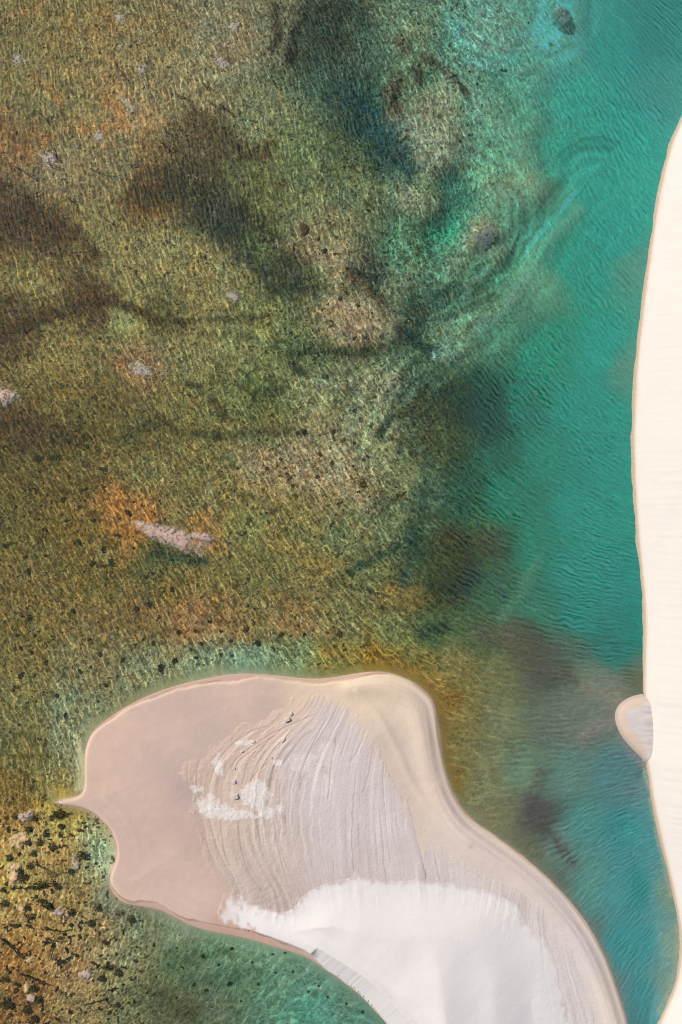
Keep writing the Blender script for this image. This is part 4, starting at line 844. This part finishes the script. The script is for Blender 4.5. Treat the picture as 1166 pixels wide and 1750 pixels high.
# driftwood
def branch(pts, w, label, group, z0=None, seed=0):
    r = random.Random(seed); co, fa = [], []
    def limb(p, w0, w1):
        n = len(p); k0 = len(co)
        for i, (x, y, z) in enumerate(p):
            a = p[max(i - 1, 0)]; b = p[min(i + 1, n - 1)]; dx, dy = b[0] - a[0], b[1] - a[1]; l = math.hypot(dx, dy) + 1e-6
            ww = w0 + (w1 - w0) * i / (n - 1)
            for k in range(5):
                t = k * 2 * math.pi / 5; co.append((x - dy / l * ww * math.cos(t), y + dx / l * ww * math.cos(t), z + ww * math.sin(t)))
        for i in range(n - 1):
            for k in range(5): a = k0 + i * 5; fa.append((a + k, a + (k + 1) % 5, a + 5 + (k + 1) % 5, a + 5 + k))
    P = chaikin(pts, 2); cx, cy = P[len(P) // 2]
    zb = bed_at(cx, cy) if z0 is None else z0; zt = max(zb + .12, -.10) if z0 is None else z0
    loc = [((px - cx) * S + r.gauss(0, .02), -(py - cy) * S + r.gauss(0, .02), zt - zb + r.uniform(0, .04)) for px, py in P]
    limb(loc, w, w * .45)
    for _ in range(3):
        i = r.randrange(1, len(loc) - 1); x, y, z = loc[i]; dx, dy = loc[i + 1][0] - x, loc[i + 1][1] - y; a = math.atan2(dy, dx) + r.choice([-1, 1]) * r.uniform(.5, 1.0); l = r.uniform(.3, .8)
        limb([(x, y, z), (x + math.cos(a) * l * .5, y + math.sin(a) * l * .5, z + .03), (x + math.cos(a + .3) * l, y + math.sin(a + .3) * l, z + .05)], w * .6, w * .25)
    o = link("driftwood_branch", np_mesh("driftwood_branch", np.array(co), np.array(fa)), M_TWIG); x, y = XY(cx, cy); o.location = (x, y, zb)
    return tag(o, label, "branch", group)
BR = [([(21,282),(39,290),(54,303),(67,305)],.05),([(26,329),(44,334),(59,331),(72,325)],.05),([(46,339),(62,349)],.07),([(111,334),(123,345),(139,343)],.05),([(154,287),(170,294),(196,303)],.05),([(167,362),(185,378),(203,385)],.05),([(0,314),(15,313),(23,309)],.04),([(87,246),(93,262),(100,275)],.05),([(80,277),(93,280)],.06),
 ([(111,367),(129,385),(141,385)],.04),([(283,223),(298,232)],.05),([(278,246),(288,254)],.06),([(219,281),(237,282)],.05),([(345,140),(370,155)],.05),([(300,160),(325,170)],.05),([(375,178),(398,193)],.06),([(415,170),(445,185)],.04),([(428,210),(470,235)],.04),([(458,125),(470,145)],.05),([(270,240),(320,265)],.04),([(195,105),(220,140)],.04),([(65,190),(80,205)],.06),([(355,172),(380,185)],.05),
 ([(0,620),(18,632)],.05),([(92,650),(106,658)],.06),([(128,473),(152,490)],.05)]
for i, (p, w) in enumerate(BR):
    lb = "thin dark branch lying in the upper left shallows among pale silt patches" if i < 23 else ["short dark branch at the left edge above the whitish islet", "short thick branch in shallows between the whitish islet and the rusty silt patch", "lone dark branch on yellow green shallows above the long brown weed band"][i - 23]
    branch(p, w, lb, "sunken branches in the left shallows", None, 500 + i)
BR2 = [([(2,1605),(18,1618),(34,1634),(41,1640)],.12,"thick dark curved root left of the small pale yellow mound"),([(75,1585),(99,1594),(124,1589)],.06,"thin bowed branch between the faint pink mound and the whitish silt mound"),([(33,1665),(58,1674),(86,1686)],.08,"dark branch slanting to the bright yellow mound's upper right"),([(77,1603),(91,1610),(112,1610)],.06,"short dark branch with a bend right of the small dark tufts"),
 ([(90,1612),(86,1626),(82,1640)],.06,"upright dark branch below the bent short branch"),([(142,1719),(165,1712),(181,1708)],.05,"thin branch in rippled shallows near the bottom, left of the black shrub"),([(109,1657),(112,1668),(116,1672)],.04,"tiny hooked branch on the ochre bed left of the whitish silt mound"),([(18,1520),(40,1517)],.04,"tiny thin branch left of the long fringed shrub"),
 ([(60,1478),(78,1486),(90,1492)],.05,"thin branch running right from the shrub above the largest ochre mound"),([(85,1500),(100,1493),(120,1492)],.04,"thin branch leading to the dark brown shrub by the cove"),([(92,1373),(100,1381),(108,1370)],.03,"thin twig at the very point of the sand spit")]
for i, (p, w, lb) in enumerate(BR2): branch(p, w, lb, "sunken branches in the lower left", None, 600 + i)

# clods of sand on the crust
def clod(u, v, a, b, hgt, ang, seed, label, group="sand clods on the island"):
    r = random.Random(seed); co = []
    top_ = [(-.5, -.5), (.1, -.55), (.55, -.45), (.6, .1), (.5, .5), (-.1, .56), (-.55, .45), (-.6, 0)]
    for zz, s in ((-.15, 1.12), (hgt * .45, 1.05), (hgt, .82)):
        for x, y in top_: co.append((x * s * a * S * r.uniform(.9, 1.1), y * s * b * S * r.uniform(.9, 1.1), zz * r.uniform(.92, 1.08) if zz > 0 else zz))
    co.append((0, 0, hgt * 1.06)); fa = []
    for j in range(2):
        for i in range(8): fa.append((j * 8 + i, j * 8 + (i + 1) % 8, j * 8 + 8 + (i + 1) % 8, j * 8 + 8 + i))
    me = bpy.data.meshes.new("sand_clod"); me.from_pydata(co, [], fa + [(16 + i, 16 + (i + 1) % 8, 24) for i in range(8)]); me.update()
    o = link("sand_clod", me, M_CLOD); x, y = XY(u, v)
    zc = float(bil(z_cr, np.array((u - 290) / 1.2), np.array((v - 1168) / 1.2))) if v < 1560 else is_height(u, v)
    o.location = (x, y, max(zc, is_height(u, v))); o.rotation_euler = (0, 0, math.radians(ang)); return tag(o, label, "clod", group)
CL = [(404,1357,9,8,.22,5,"largest squarish sand clod, between the white patches on the crust"), (402,1332,6,5,.16,20,"small sand clod above the largest squarish clod"), (492,1228,9,5,.25,25,"slab-like sand clod casting the darkest shadow at the top of the crust"), (498,1219,6,4,.16,50,"small broken clod touching the slab-like clod at the top of the crust"),
 (434,1265,6,3,.12,20,"thin clod beside the double groove in the crust"), (415,1281,5,3,.12,10,"thin clod left of the double groove in the crust"), (464,1291,5,3,.10,-20,"small clod on a white streak in the crust's middle"), (402,1310,4,3,.1,0,"tiny clod at the lower end of the double groove"), (485,1262,8,3,.12,50,"dark edged clod on the long slanting groove of the crust")]
for i, (u, v, a, b, h_, an, lb) in enumerate(CL): clod(u, v, a, b, h_, an, 700 + i, lb)
lb = "small sand crumb fallen at the foot of the steep white face by the water"
for i, (u, v) in enumerate([(552,1642),(560,1650),(569,1653),(577,1663),(604,1684),(611,1692),(620,1700),(628,1708),(634,1715),(600,1681)]): clod(u, v, rnd.uniform(2, 3.6), rnd.uniform(1.8, 3), .12, rnd.uniform(0, 90), 730 + i, lb, "crumbs at the foot of the white face")

# ------------------------------------------------------------------ uncounted waterweed growing on the bed
def weed_mass():
    g = np.random.default_rng(5); n = 42000
    u = g.uniform(-40, 900, n); v = g.uniform(-40, 1790, n)
    i = np.clip(((u - ua[0]) / STEP).astype(int), 0, len(ua) - 1); j = np.clip(((v - va[0]) / STEP).astype(int), 0, len(va) - 1)
    Lm = T_smooth[j, i].mean(axis=1); sh = SHORE[j, i]; gr = grow[j, i]
    p = np.clip((92 - Lm) / 40, 0.10, 1) * gr * (m2[j, i] > -.2)
    k = (g.random(n) < p) & (sh > 12); u, v, i, j = u[k], v[k], i[k], j[k]; n = len(u)
    x, y = XY(u, v); z = bedz[j, i]; a = g.uniform(0, 6.28, n); l = g.uniform(.06, .20, n); w = l * g.uniform(.25, .5, n); up = np.minimum(g.uniform(.02, .16, n), -z * .8)
    c, s = np.cos(a), np.sin(a)
    P = np.stack([np.stack([x, y, z - .01], -1), np.stack([x + c * l * .6 - s * w, y + s * l * .6 + c * w, z + up * .7], -1), np.stack([x + c * l * 1.3, y + s * l * 1.3, z + up], -1), np.stack([x + c * l * .6 + s * w, y + s * l * .6 - c * w, z + up * .6], -1)], 1).reshape(-1, 3)
    base = T_smooth[j, i]; col = lin(base) / (K * np.exp(-PATH * (-z)[:, None] * SIG)) * g.uniform(.35, 1.15, (n, 1)); col = np.clip(col, .012, .4)
    me = np_mesh("waterweed", P, np.arange(4 * n).reshape(-1, 4), {"albedo": np.repeat(col, 4, 0)}, smooth=False)
    tag(link("waterweed", me, ground_mat("waterweed_leaves", 5, .2)), "short waterweed growing thinly over the shallow bed on the left", "waterweed", kind="stuff")
weed_mass()
